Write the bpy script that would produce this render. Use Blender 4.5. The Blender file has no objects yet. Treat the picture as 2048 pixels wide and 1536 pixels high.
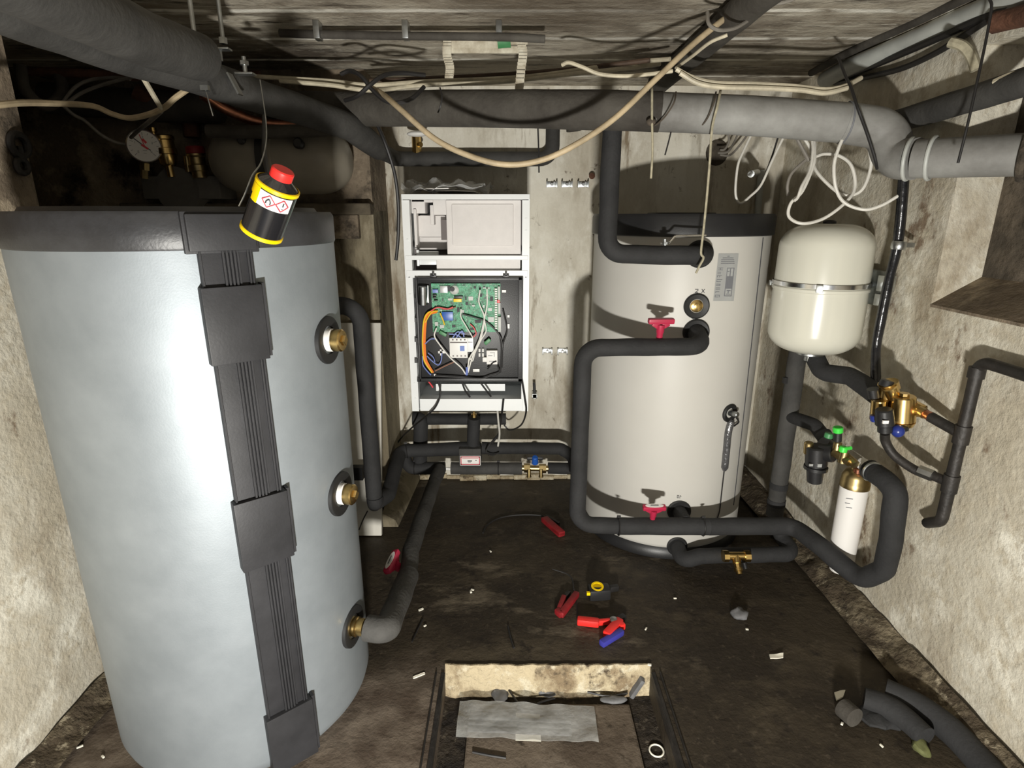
import bpy, bmesh, math, random
from mathutils import Vector as V, Matrix, noise
random.seed(7)
COL = bpy.context.scene.collection
PI = math.pi
# ------------------------------------------------------------------ camera
F = 1148.0; PITCH = math.radians(16.4); H = 1.184
cP, sP = math.cos(PITCH), math.sin(PITCH)
def ray(x, y):
    u = (x - 1024) / F; v = (y - 768) / F
    return V((u, cP - v * sP, -sP - v * cP))
def pt(x, y, D):            # point seen at (x, y) standing D metres into the room
    d = ray(x, y); return V((0, 0, H)) + d * (D / d.y)
def pz(x, y, z=0.0):        # point seen at (x, y) at height z
    d = ray(x, y); return V((0, 0, H)) + d * ((z - H) / d.z)
def pxw(x, y, X):           # point seen at (x, y) on the plane x = X
    d = ray(x, y); return V((0, 0, H)) + d * (X / d.x)
def hit(x, y, C, R):        # point seen at (x, y) on an upright cylinder
    d = ray(x, y); a = d.x**2 + d.y**2; b = -2 * (d.x * C[0] + d.y * C[1]); c = C[0]**2 + C[1]**2 - R * R
    q = b * b - 4 * a * c
    t = (-b - math.sqrt(max(q, 0))) / (2 * a)
    p = V((0, 0, H)) + d * t
    n = V((p.x - C[0], p.y - C[1], 0)).normalized()
    return p, n
cam = bpy.data.cameras.new('camera'); co = bpy.data.objects.new('camera', cam); COL.objects.link(co)
cam.sensor_width = 36; cam.lens = F / 2048 * 36; cam.clip_start = 0.02
co.location = (0, 0, H); co.rotation_euler = (PI / 2 - PITCH, 0, 0)
bpy.context.scene.camera = co
# ------------------------------------------------------------------ materials
MATS = {}
def mat(name, col, rough=0.6, metal=0.0, var=0.0, vscale=6.0, bump=0.0, bscale=40.0, col2=None, spec=0.5, detail=6.0, alpha=1.0, coat=0.0, bdist=0.01):
    m = bpy.data.materials.new(name); m.use_nodes = True
    nt = m.node_tree; N = nt.nodes; L = nt.links; b = N['Principled BSDF']
    b.inputs['Roughness'].default_value = rough; b.inputs['Metallic'].default_value = metal
    b.inputs['Specular IOR Level'].default_value = spec
    b.inputs['Coat Weight'].default_value = coat; b.inputs['Alpha'].default_value = alpha
    c4 = (*col, 1)
    b.inputs['Base Color'].default_value = c4
    tc = N.new('ShaderNodeTexCoord')
    if var > 0 or col2:
        nz = N.new('ShaderNodeTexNoise'); nz.inputs['Scale'].default_value = vscale; nz.inputs['Detail'].default_value = detail; nz.inputs['Roughness'].default_value = 0.62
        L.new(tc.outputs['Object'], nz.inputs['Vector'])
        rp = N.new('ShaderNodeValToRGB')
        e = rp.color_ramp.elements
        e[0].position = 0.36; e[1].position = 0.66
        c2 = col2 if col2 else tuple(max(0, c * (1 - var)) for c in col)
        e[0].color = (*c2, 1); e[1].color = c4
        L.new(nz.outputs['Fac'], rp.inputs['Fac']); L.new(rp.outputs['Color'], b.inputs['Base Color'])
    if bump > 0:
        n2 = N.new('ShaderNodeTexNoise'); n2.inputs['Scale'].default_value = bscale; n2.inputs['Detail'].default_value = 5
        L.new(tc.outputs['Object'], n2.inputs['Vector'])
        bp = N.new('ShaderNodeBump'); bp.inputs['Strength'].default_value = bump; bp.inputs['Distance'].default_value = bdist
        L.new(n2.outputs['Fac'], bp.inputs['Height']); L.new(bp.outputs['Normal'], b.inputs['Normal'])
    MATS[name] = m; return m
def layered(name, base, layers, rough=0.85, bumps=(), spec=0.3, roughlayer=None):
    """layers: (colour, scale, lo, hi, (stretch xyz)) mixed over the base by noise"""
    m = bpy.data.materials.new(name); m.use_nodes = True
    nt = m.node_tree; N = nt.nodes; L = nt.links; b = N['Principled BSDF']
    b.inputs['Roughness'].default_value = rough; b.inputs['Specular IOR Level'].default_value = spec
    tc = N.new('ShaderNodeTexCoord')
    rgb = N.new('ShaderNodeRGB'); rgb.outputs[0].default_value = (*base, 1); cur = rgb.outputs[0]
    for i, (c, sc, lo, hi, st) in enumerate(layers):
        mp = N.new('ShaderNodeMapping'); mp.inputs['Scale'].default_value = st; mp.inputs['Location'].default_value = (3.1 * i, 1.7 * i, 0.6 * i)
        L.new(tc.outputs['Object'], mp.inputs['Vector'])
        nz = N.new('ShaderNodeTexNoise'); nz.inputs['Scale'].default_value = sc; nz.inputs['Detail'].default_value = 9; nz.inputs['Roughness'].default_value = 0.68
        L.new(mp.outputs['Vector'], nz.inputs['Vector'])
        mr = N.new('ShaderNodeMapRange'); mr.inputs['From Min'].default_value = lo; mr.inputs['From Max'].default_value = hi
        L.new(nz.outputs['Fac'], mr.inputs['Value'])
        mx = N.new('ShaderNodeMix'); mx.data_type = 'RGBA'
        L.new(mr.outputs['Result'], mx.inputs['Factor']); L.new(cur, mx.inputs['A']); mx.inputs['B'].default_value = (*c, 1)
        cur = mx.outputs['Result']
    L.new(cur, b.inputs['Base Color'])
    prev = None
    for (sc, st, dist) in bumps:
        nz = N.new('ShaderNodeTexNoise'); nz.inputs['Scale'].default_value = sc; nz.inputs['Detail'].default_value = 6; nz.inputs['Roughness'].default_value = 0.6
        L.new(tc.outputs['Object'], nz.inputs['Vector'])
        bp = N.new('ShaderNodeBump'); bp.inputs['Strength'].default_value = st; bp.inputs['Distance'].default_value = dist
        L.new(nz.outputs['Fac'], bp.inputs['Height'])
        if prev: L.new(prev, bp.inputs['Normal'])
        prev = bp.outputs['Normal']
    if prev: L.new(prev, b.inputs['Normal'])
    MATS[name] = m; return m
S1 = (1, 1, 1)
layered('wall_white', (.70, .67, .58), [((.50, .46, .375), 2.4, .42, .60, (1, 1, .45)), ((.80, .78, .70), 7, .50, .66, (1, 1, .5)), ((.33, .285, .215), 3.6, .53, .68, (1, 1, .35)), ((.17, .135, .10), 16, .61, .68, S1), ((.24, .19, .13), 6, .57, .66, (1.6, 1, .25))], .9, [(9, .25, .02), (60, .3, .006)])
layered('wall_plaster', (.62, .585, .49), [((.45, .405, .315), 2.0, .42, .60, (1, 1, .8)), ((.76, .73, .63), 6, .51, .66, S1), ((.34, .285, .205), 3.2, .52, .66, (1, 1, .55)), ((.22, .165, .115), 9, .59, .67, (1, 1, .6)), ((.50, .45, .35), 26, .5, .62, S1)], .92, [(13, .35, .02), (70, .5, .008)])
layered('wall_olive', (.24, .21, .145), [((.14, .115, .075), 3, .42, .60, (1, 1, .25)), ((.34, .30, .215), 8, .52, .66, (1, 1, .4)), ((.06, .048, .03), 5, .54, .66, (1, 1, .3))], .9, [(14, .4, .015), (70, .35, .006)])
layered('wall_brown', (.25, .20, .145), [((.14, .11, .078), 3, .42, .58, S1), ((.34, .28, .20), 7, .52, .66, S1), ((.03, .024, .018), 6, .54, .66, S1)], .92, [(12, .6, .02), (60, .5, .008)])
layered('dark_brown', (.06, .05, .038), [((.13, .105, .078), 5, .46, .6, S1), ((.02, .017, .014), 8, .52, .64, S1)], .9, [(18, .8, .02)])
layered('crumble', (.50, .42, .28), [((.24, .18, .11), 9, .46, .6, S1), ((.62, .56, .42), 20, .53, .64, S1), ((.08, .06, .04), 14, .57, .66, S1)], .95, [(35, 1.0, .02)])
layered('edge_dirt', (.075, .057, .037), [((.20, .165, .11), 9, .48, .62, S1), ((.03, .022, .015), 14, .52, .64, S1), ((.36, .31, .22), 22, .58, .66, S1)], .95, [(40, 1.0, .02)])
layered('mud', (.042, .032, .020), [((.023, .017, .011), 2.4, .42, .58, S1), ((.064, .050, .032), 3.3, .52, .66, (1, 1.6, 1)), ((.17, .14, .10), 2.3, .585, .70, (.8, 1.8, 1)), ((.018, .013, .009), 16, .56, .66, S1), ((.07, .055, .038), 45, .56, .68, S1)], .62, [(11, .45, .015), (70, .5, .005)], spec=.35)
layered('mud_dry', (.125, .098, .072), [((.075, .056, .040), 5, .45, .62, S1), ((.16, .13, .10), 9, .52, .66, S1), ((.04, .03, .02), 24, .56, .68, S1)], .85, [(20, .5, .01), (90, .5, .004)])
layered('dirt', (.035, .027, .019), [((.012, .009, .007), 12, .45, .6, S1), ((.10, .082, .06), 40, .57, .66, S1)], .9, [(60, 1.0, .012)])
# ceiling: planks of sooty concrete with pale mortar joints across the room
def ceiling_mat():
    m = layered('ceiling', (.50, .455, .37), [((.27, .23, .175), 2.2, .42, .58, (1, 1.8, 1)), ((.66, .62, .52), 11, .52, .64, (.35, 3.0, 1)), ((.10, .08, .06), 1.7, .50, .66, (1, 1, 1)), ((.05, .04, .03), 13, .54, .66, (.45, 2.6, 1)), ((.60, .56, .47), 34, .60, .68, (.5, 2, 1))], .9, [(16, .6, .015), (80, .5, .006)])
    nt = m.node_tree; N = nt.nodes; L = nt.links; b = N['Principled BSDF']
    src = b.inputs['Base Color'].links[0].from_socket
    tc = N.new('ShaderNodeTexCoord'); sx = N.new('ShaderNodeSeparateXYZ'); L.new(tc.outputs['Object'], sx.inputs[0])
    nz = N.new('ShaderNodeTexNoise'); nz.inputs['Scale'].default_value = 5; nz.inputs['Detail'].default_value = 8; L.new(tc.outputs['Object'], nz.inputs['Vector'])
    a = N.new('ShaderNodeMath'); a.operation = 'MULTIPLY_ADD'; a.inputs[1].default_value = .022; L.new(nz.outputs['Fac'], a.inputs[0]); L.new(sx.outputs['Y'], a.inputs[2])
    d = N.new('ShaderNodeMath'); d.operation = 'PINGPONG'; d.inputs[1].default_value = .1155; L.new(a.outputs[0], d.inputs[0])
    r = N.new('ShaderNodeMapRange'); r.inputs['From Min'].default_value = .0150; r.inputs['From Max'].default_value = .007; L.new(d.outputs[0], r.inputs['Value'])
    n3 = N.new('ShaderNodeTexNoise'); n3.inputs['Scale'].default_value = 11; n3.inputs['Detail'].default_value = 6; L.new(tc.outputs['Object'], n3.inputs['Vector'])
    r3 = N.new('ShaderNodeMapRange'); r3.inputs['From Min'].default_value = .36; r3.inputs['From Max'].default_value = .50; L.new(n3.outputs['Fac'], r3.inputs['Value'])
    mu = N.new('ShaderNodeMath'); mu.operation = 'MULTIPLY'; L.new(r.outputs[0], mu.inputs[0]); L.new(r3.outputs[0], mu.inputs[1])
    mx = N.new('ShaderNodeMix'); mx.data_type = 'RGBA'; L.new(mu.outputs[0], mx.inputs['Factor']); L.new(src, mx.inputs['A']); mx.inputs['B'].default_value = (.88, .85, .76, 1)
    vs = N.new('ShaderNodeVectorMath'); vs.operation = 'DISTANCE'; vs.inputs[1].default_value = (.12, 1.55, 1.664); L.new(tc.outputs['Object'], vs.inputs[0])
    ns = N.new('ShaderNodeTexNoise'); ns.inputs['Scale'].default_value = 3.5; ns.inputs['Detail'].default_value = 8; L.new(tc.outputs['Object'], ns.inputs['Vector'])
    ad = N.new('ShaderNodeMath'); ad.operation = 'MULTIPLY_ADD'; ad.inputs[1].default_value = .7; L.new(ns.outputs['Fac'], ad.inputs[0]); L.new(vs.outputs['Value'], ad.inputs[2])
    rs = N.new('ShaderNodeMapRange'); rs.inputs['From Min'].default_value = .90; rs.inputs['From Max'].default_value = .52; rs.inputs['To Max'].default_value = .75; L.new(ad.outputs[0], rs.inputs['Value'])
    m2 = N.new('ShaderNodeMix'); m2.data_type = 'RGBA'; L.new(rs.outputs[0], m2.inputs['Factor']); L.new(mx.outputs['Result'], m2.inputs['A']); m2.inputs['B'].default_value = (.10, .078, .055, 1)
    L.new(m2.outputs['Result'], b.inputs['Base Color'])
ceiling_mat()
mat('foam', (.030, .030, .031), .80, var=.35, vscale=9, bump=.35, bscale=120, bdist=.004, spec=.35)
mat('foam_grey', (.066, .064, .060), .80, var=.45, vscale=8, bump=.35, bscale=90, bdist=.005, spec=.4)
mat('foam_soot', (.085, .078, .066), .85, col2=(.030, .025, .020), vscale=5, bump=.4, bscale=70, bdist=.006)
mat('pipe_grey', (.30, .30, .285), .62, col2=(.15, .145, .135), vscale=5, bump=.35, bscale=22, bdist=.008)
mat('pipe_pale', (.55, .57, .54), .45, var=.3, vscale=6)
mat('jacket_white', (.55, .535, .495), .48, var=.05, vscale=3, bump=.04, bscale=160, bdist=.002)
mat('jacket_silver', (.30, .33, .355), .56, metal=.50, spec=.4, col2=(.25, .278, .30), vscale=7, bump=.10, bscale=300, bdist=.0015)
mat('black_plastic', (.018, .018, .019), .42, var=.3, vscale=12, bump=.12, bscale=260, bdist=.002)
mat('black_cover', (.030, .030, .033), .50, spec=.3, var=.35, vscale=10, bump=.10, bscale=200, bdist=.002)
mat('black_rubber', (.012, .012, .012), .55)
mat('cap_grey', (.040, .041, .045), .42, col2=(.026, .026, .028), vscale=16, bump=.2, bscale=180, bdist=.002)
mat('vessel_white', (.66, .65, .56), .22, var=.03, vscale=4, coat=.3)
mat('vessel_grey', (.26, .235, .19), .38, var=.25, vscale=5)
mat('chrome', (.75, .75, .74), .22, metal=1)
mat('zinc', (.55, .57, .57), .34, metal=1, var=.3, vscale=40)
mat('brass', (.78, .55, .22), .26, metal=1, var=.25, vscale=30)
mat('brass_dull', (.55, .42, .20), .36, metal=1, var=.35, vscale=30)
mat('copper', (.62, .27, .17), .34, metal=1, var=.4, vscale=30)
mat('rust', (.13, .055, .03), .85, var=.5, vscale=20, bump=.5, bscale=80)
mat('red_plastic', (.45, .022, .065), .42, var=.15)
mat('red_bright', (.80, .03, .025), .38, var=.1)
mat('red_dark', (.30, .015, .02), .5, var=.35, vscale=40)
mat('blue_grip', (.045, .045, .32), .45, var=.15)
mat('blue_plastic', (.02, .10, .42), .35)
mat('navy_plastic', (.02, .035, .20), .28)
mat('green_plastic', (.05, .62, .06), .38)
mat('green_dark', (.05, .22, .08), .45)
mat('white_metal', (.80, .82, .82), .35, var=.03)
mat('white_foam', (.76, .73, .71), .8, var=.05, vscale=30, bump=.12, bscale=200, bdist=.003)
mat('white_plastic', (.78, .77, .74), .42)
mat('grey_dark', (.14, .12, .115), .6)
mat('board_white', (.58, .56, .50), .6, var=.15, vscale=8)
mat('paint_flaky', (.68, .64, .52), .85, col2=(.40, .35, .26), vscale=30)
mat('cable_beige', (.50, .40, .255), .55, var=.35, vscale=22)
mat('cable_cream', (.62, .56, .42), .5, var=.3, vscale=25)
mat('cable_white', (.70, .68, .62), .45, var=.15, vscale=30)
mat('cable_grey', (.24, .22, .19), .6, var=.3, vscale=25)
mat('cable_black', (.014, .013, .013), .5)
mat('cable_brown', (.09, .055, .035), .7, var=.4, vscale=25)
mat('twine', (.46, .42, .30), .9, var=.35, vscale=60)
mat('twine_dark', (.10, .08, .06), .9, var=.35, vscale=60)
layered('pcb', (.018, .20, .085), [((.05, .34, .17), 60, .46, .54, S1), ((.012, .045, .03), 95, .56, .60, S1), ((.55, .60, .52), 170, .615, .64, S1), ((.01, .02, .015), 140, .62, .65, S1)], .4, [(120, .5, .003)], .5)
mat('wire_orange', (.85, .22, .03), .4); mat('wire_yellow', (.85, .58, .04), .4); mat('wire_white', (.80, .79, .74), .4)
mat('wire_blue', (.16, .22, .55), .4); mat('wire_red', (.65, .03, .04), .4); mat('wire_brown', (.25, .11, .06), .5)
mat('yellow', (.92, .62, .0), .4); mat('label_white', (.82, .80, .77), .5); mat('label_grey', (.42, .43, .43), .35, metal=.3)
mat('ink', (.035, .035, .04), .6); mat('ink_grey', (.16, .165, .18), .6); mat('ink_red', (.45, .05, .07), .6)
mat('can_black', (.012, .012, .014), .18, spec=.7, coat=.4)
mat('steel_black', (.035, .031, .028), .55, metal=.3, var=.5, vscale=25, bump=.35, bscale=90, bdist=.004)
mat('glossy_black', (.022, .022, .024), .22, metal=.2, var=.5, vscale=40, bump=.3, bscale=60, bdist=.004)
mat('poly_bag', (.50, .50, .48), .25, var=.25, vscale=14, bump=.5, bscale=26, bdist=.012, alpha=.38)
mat('sleeve_grey', (.15, .15, .155), .22, metal=.4, var=.4, vscale=60, bump=.6, bscale=70, bdist=.006)
mat('poly_clear', (.74, .75, .75), .16, bump=.6, bscale=30, bdist=.012, alpha=.42)
mat('foil', (.70, .70, .70), .25, metal=.9, bump=.6, bscale=60)
mat('scrap_white', (.75, .72, .62), .7); mat('scrap_grey', (.16, .16, .165), .7, var=.4, vscale=30)
mat('moss', (.16, .17, .06), .8, var=.5, vscale=30)
mat('wood_old', (.13, .105, .07), .85, var=.5, vscale=9, bump=.5, bscale=40)
mat('slate_block', (.115, .108, .098), .75, var=.2, vscale=30)
# ------------------------------------------------------------------ object helpers
def link(name, bm, m, loc, parent=None, smooth=True):
    bmesh.ops.recalc_face_normals(bm, faces=bm.faces)
    me = bpy.data.meshes.new(name)
    off = parent['_w'] if parent is not None else loc
    off = V(off)
    for v in bm.verts: v.co -= off
    bm.to_mesh(me); bm.free()
    for mm in (m if isinstance(m, (list, tuple)) else [m]): me.materials.append(MATS[mm])
    if smooth:
        me.polygons.foreach_set('use_smooth', [True] * len(me.polygons))
        me.set_sharp_from_angle(angle=math.radians(38))
    o = bpy.data.objects.new(name, me); COL.objects.link(o)
    if parent is not None: o.parent = parent
    else: o.location = loc
    o['_w'] = list(off)
    return o
def base_of(bm):
    xs = [v.co.x for v in bm.verts]; ys = [v.co.y for v in bm.verts]; zs = [v.co.z for v in bm.verts]
    return V(((min(xs) + max(xs)) / 2, (min(ys) + max(ys)) / 2, min(zs)))
def thing(name, label, cat, loc, group=None):
    o = bpy.data.objects.new(name, None); COL.objects.link(o); o.location = loc; o.empty_display_size = .05
    o['label'] = label; o['category'] = cat; o['_w'] = list(loc)
    if group: o['group'] = group
    return o
def part(name, bm, m, parent, label=None, smooth=True):
    o = link(name, bm, m, None, parent, smooth)
    if label: o['label'] = label
    return o
def single(name, bm, m, label, cat, group=None, smooth=True):
    o = link(name, bm, m, base_of(bm), None, smooth); o['label'] = label; o['category'] = cat
    if group: o['group'] = group
    return o
def struct(name, bm, m, smooth=False):
    o = link(name, bm, m, V((0, 0, 0)), None, smooth); o['kind'] = 'structure'; return o
B = bmesh.new
# ------------------------------------------------------------------ shape helpers (world coordinates)
def basis(ax):
    ax = V(ax).normalized()
    a = V((0, 0, 1)) if abs(ax.z) < .9 else V((0, 1, 0))
    u = a.cross(ax).normalized(); w = ax.cross(u).normalized()
    return u, w, ax
def box(bm, c, s, X=None, Y=None, bev=0.0, mi=0):
    """box of full size s about c; X and Y are its local axes"""
    c = V(c)
    X = V(X).normalized() if X is not None else V((1, 0, 0))
    Y = V(Y).normalized() if Y is not None else V((0, 1, 0))
    Z = X.cross(Y).normalized(); Y = Z.cross(X).normalized()
    vs = []
    for i in (-1, 1):
        for j in (-1, 1):
            for k in (-1, 1):
                vs.append(bm.verts.new(c + X * (i * s[0] / 2) + Y * (j * s[1] / 2) + Z * (k * s[2] / 2)))
    fs = [bm.faces.new([vs[q] for q in f]) for f in ((0, 1, 3, 2), (4, 6, 7, 5), (0, 4, 5, 1), (2, 3, 7, 6), (0, 2, 6, 4), (1, 5, 7, 3))]
    for f in fs: f.material_index = mi
    if bev > 0:
        es = list({e for f in fs for e in f.edges})
        r = bmesh.ops.bevel(bm, geom=es, offset=bev, segments=2, affect='EDGES', profile=.6)
        for f in r['faces']: f.material_index = mi
    return bm
def bb(bm, x0, x1, y0, y1, z0, z1, bev=0.0, mi=0):
    return box(bm, ((x0 + x1) / 2, (y0 + y1) / 2, (z0 + z1) / 2), (abs(x1 - x0), abs(y1 - y0), abs(z1 - z0)), bev=bev, mi=mi)
def pb(bm, x0, y0, x1, y1, D, dep, bev=0.0, mi=0):
    """box whose front (at depth D) covers the photo rectangle x0,y0 - x1,y1 and reaches dep back"""
    a = pt(x0, y0, D); b = pt(x1, y1, D); c = pt(x0, y1, D); d = pt(x1, y0, D)
    xa = (a.x + c.x) / 2; xb = (b.x + d.x) / 2
    return bb(bm, xa, xb, D, D + dep, min(a.z, b.z), max(a.z, b.z), bev, mi)
def lathe(bm, o, ax, prof, n=32, mi=0, cap=True):
    """prof: list of (height along ax, radius)"""
    u, w, a = basis(ax); o = V(o); rings = []
    for h, r in prof:
        rings.append([bm.verts.new(o + a * h + (u * math.cos(2 * PI * i / n) + w * math.sin(2 * PI * i / n)) * max(r, 1e-5)) for i in range(n)])
    for p, q in zip(rings, rings[1:]):
        for i in range(n):
            bm.faces.new((p[i], p[(i + 1) % n], q[(i + 1) % n], q[i])).material_index = mi
    if cap:
        bm.faces.new(rings[0][::-1]).material_index = mi; bm.faces.new(rings[-1]).material_index = mi
    return bm
def cyl(bm, a, b, r, r2=None, n=20, mi=0, bev=0):
    a = V(a); b = V(b); L = (b - a).length; r2 = r if r2 is None else r2
    pr = [(0, r), (L, r2)] if not bev else [(0, r - bev), (bev, r), (L - bev, r2), (L, r2 - bev)]
    return lathe(bm, a, b - a, pr, n, mi)
def ball(bm, c, r, sc=(1, 1, 1), n=20, mi=0):
    pr = [(-r * math.cos(PI * k / 10), r * math.sin(PI * k / 10)) for k in range(11)]
    nb = len(bm.verts); lathe(bm, (0, 0, 0), (0, 0, 1), pr, n, mi)
    bm.verts.ensure_lookup_table()
    for v in bm.verts[nb:]: v.co = V((v.co.x * sc[0], v.co.y * sc[1], v.co.z * sc[2])) + V(c)
    return bm
def fillet(pts, rad, k=8):
    pts = [V(p) for p in pts]; out = [pts[0]]
    for a, b, c in zip(pts, pts[1:], pts[2:]):
        d1 = (a - b); d2 = (c - b); l1, l2 = d1.length, d2.length; d1.normalize(); d2.normalize()
        ang = d1.angle(d2)
        if ang > PI - .05: out.append(b); continue
        t = min(rad / math.tan(ang / 2), l1 * .48, l2 * .48); R = t * math.tan(ang / 2)
        cen = b + (d1 + d2).normalized() * (R / math.sin(ang / 2))
        p0 = b + d1 * t - cen; p1 = b + d2 * t - cen; tot = p0.angle(p1); axn = p0.cross(p1)
        for i in range(k + 1):
            out.append(cen + Matrix.Rotation(tot * i / k, 3, axn) @ p0)
    out.append(pts[-1]); return out
def spline(pts, k=8):
    pts = [V(p) for p in pts]
    P = [pts[0] * 2 - pts[1]] + pts + [pts[-1] * 2 - pts[-2]]; out = []
    for i in range(1, len(P) - 2):
        a, b, c, d = P[i - 1:i + 3]
        for j in range(k):
            t = j / k
            out.append(.5 * ((2 * b) + (c - a) * t + (2 * a - 5 * b + 4 * c - d) * t * t + (3 * b - a - 3 * c + d) * t**3))
    out.append(pts[-1]); return out
def dens(pts, step):
    out = [pts[0]]
    for a, b in zip(pts, pts[1:]):
        n = max(1, int((b - a).length / step))
        for i in range(1, n + 1): out.append(a.lerp(b, i / n))
    return out
def tube(bm, pts, r, n=14, wob=0.0, mi=0, ends=0.0, seed=0.0):
    """tube along pts; wob makes the lagging lumpy; r may be a function of 0..1"""
    pts = [V(p) for p in pts]
    q = [pts[0]]
    for p in pts[1:]:
        if (p - q[-1]).length > 1e-5: q.append(p)
    pts = q
    if wob: pts = dens(pts, .03)
    T = []
    for i in range(len(pts)):
        a = pts[max(i - 1, 0)]; b = pts[min(i + 1, len(pts) - 1)]; T.append((b - a).normalized())
    u, w, _ = basis(T[0]); rings = []; N = len(pts)
    for i, p in enumerate(pts):
        if i:
            ax = T[i - 1].cross(T[i])
            if ax.length > 1e-7:
                R = Matrix.Rotation(T[i - 1].angle(T[i]), 3, ax); u = R @ u; w = R @ w
        rr = r(i / (N - 1)) if callable(r) else r
        ring = []
        for k in range(n):
            a = 2 * PI * k / n
            d = u * math.cos(a) + w * math.sin(a)
            f = 1.0
            if wob: f += wob * noise.noise((p + d * rr) * 14 + V((seed, 0, 0)))
            ring.append(bm.verts.new(p + d * rr * f))
        rings.append(ring)
    for p, q in zip(rings, rings[1:]):
        for i in range(n): bm.faces.new((p[i], p[(i + 1) % n], q[(i + 1) % n], q[i])).material_index = mi
    bm.faces.new(rings[0][::-1]).material_index = mi; bm.faces.new(rings[-1]).material_index = mi
    return bm
def ring(bm, c, ax, R, r, n=28, m=8, mi=0):
    u, w, a = basis(ax); c = V(c); rs = []
    for i in range(n):
        t = 2 * PI * i / n; d = u * math.cos(t) + w * math.sin(t)
        rs.append([bm.verts.new(c + d * (R + r * math.cos(2 * PI * k / m)) + a * (r * math.sin(2 * PI * k / m))) for k in range(m)])
    for i in range(n):
        p = rs[i]; q = rs[(i + 1) % n]
        for k in range(m): bm.faces.new((p[k], p[(k + 1) % m], q[(k + 1) % m], q[k])).material_index = mi
    return bm
def patch(bm, C, R, q, nx=8, ny=8, off=.001, mi=0):
    """thin sheet stuck on an upright cylinder, over the photo quad q (tl, tr, br, bl)"""
    g = []
    for j in range(ny + 1):
        row = []
        for i in range(nx + 1):
            s = i / nx; t = j / ny
            x = (q[0][0] * (1 - s) + q[1][0] * s) * (1 - t) + (q[3][0] * (1 - s) + q[2][0] * s) * t
            y = (q[0][1] * (1 - s) + q[1][1] * s) * (1 - t) + (q[3][1] * (1 - s) + q[2][1] * s) * t
            p, n = hit(x, y, C, R); row.append(bm.verts.new(p + n * off))
        g.append(row)
    for j in range(ny):
        for i in range(nx): bm.faces.new((g[j][i], g[j][i + 1], g[j + 1][i + 1], g[j + 1][i])).material_index = mi
    return bm
def sheet(bm, q, th=.002, nx=12, ny=8, amp=0.0, fr=9.0, seed=0.0, mi=0):
    """crumpled sheet over four world corners, with thickness"""
    q = [V(p) for p in q]; nrm = (q[1] - q[0]).cross(q[3] - q[0]).normalized(); lay = []
    if nrm.z < 0: nrm = -nrm
    for s_ in (0, 1):
        g = []
        for j in range(ny + 1):
            row = []
            for i in range(nx + 1):
                s = i / nx; t = j / ny
                p = (q[0] * (1 - s) + q[1] * s) * (1 - t) + (q[3] * (1 - s) + q[2] * s) * t
                h = amp * (0.5 + noise.noise(p * fr + V((seed, seed, 0)))) if amp else 0
                row.append(bm.verts.new(p + nrm * (max(h, 0) + s_ * th)))
            g.append(row)
        lay.append(g)
    for g in lay:
        for j in range(ny):
            for i in range(nx): bm.faces.new((g[j][i], g[j][i + 1], g[j + 1][i + 1], g[j + 1][i])).material_index = mi
    a, b = lay
    for i in range(nx):
        for j in (0, ny): bm.faces.new((a[j][i], a[j][i + 1], b[j][i + 1], b[j][i])).material_index = mi
    for j in range(ny):
        for i in (0, nx): bm.faces.new((a[j][i], a[j + 1][i], b[j + 1][i], b[j][i])).material_index = mi
    return bm
def stroke(bm, o, X, Y, segs, w, th=.0006, mi=0):
    """flat strokes ((x0,y0),(x1,y1)) drawn as thin bars on the plane o, X, Y"""
    o = V(o); X = V(X).normalized(); Y = V(Y).normalized()
    for (a, b) in segs:
        p = o + X * a[0] + Y * a[1]; q = o + X * b[0] + Y * b[1]; d = q - p
        if d.length < 1e-6: continue
        box(bm, (p + q) / 2, (d.length + w, w, th), d, X.cross(Y).cross(d))
    return bm
# ------------------------------------------------------------------ the room
ZC = H + .48
def floor_mat():   # paler brown strip of floor left of the pit, ragged at its edges
    nt = MATS['mud'].node_tree; N = nt.nodes; L = nt.links; p = N['Principled BSDF']; src = p.inputs['Base Color'].links[0].from_socket
    tc = N.new('ShaderNodeTexCoord'); sx = N.new('ShaderNodeSeparateXYZ'); L.new(tc.outputs['Object'], sx.inputs[0])
    nz = N.new('ShaderNodeTexNoise'); nz.inputs['Scale'].default_value = 5; nz.inputs['Detail'].default_value = 8; L.new(tc.outputs['Object'], nz.inputs['Vector'])
    def edge(sock, k, a, c):
        m = N.new('ShaderNodeMath'); m.operation = 'MULTIPLY_ADD'; m.inputs[1].default_value = k; L.new(nz.outputs['Fac'], m.inputs[0]); L.new(sock, m.inputs[2])
        r = N.new('ShaderNodeMapRange'); r.inputs['From Min'].default_value = a; r.inputs['From Max'].default_value = c; L.new(m.outputs[0], r.inputs['Value']); return r.outputs[0]
    m1 = edge(sx.outputs['Y'], .35, 1.52, 1.36); m2 = edge(sx.outputs['X'], .06, -.10, -.16)
    mu = N.new('ShaderNodeMath'); mu.operation = 'MULTIPLY'; L.new(m1, mu.inputs[0]); L.new(m2, mu.inputs[1])
    n2 = N.new('ShaderNodeTexNoise'); n2.inputs['Scale'].default_value = 14; n2.inputs['Detail'].default_value = 9; L.new(tc.outputs['Object'], n2.inputs['Vector'])
    rp = N.new('ShaderNodeValToRGB'); rp.color_ramp.elements[0].position = .38; rp.color_ramp.elements[1].position = .66; rp.color_ramp.elements[0].color = (.075, .055, .04, 1); rp.color_ramp.elements[1].color = (.16, .128, .098, 1); L.new(n2.outputs['Fac'], rp.inputs['Fac'])
    mx = N.new('ShaderNodeMix'); mx.data_type = 'RGBA'; L.new(mu.outputs[0], mx.inputs['Factor']); L.new(src, mx.inputs['A']); L.new(rp.outputs['Color'], mx.inputs['B']); L.new(mx.outputs['Result'], p.inputs['Base Color'])
floor_mat()
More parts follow.
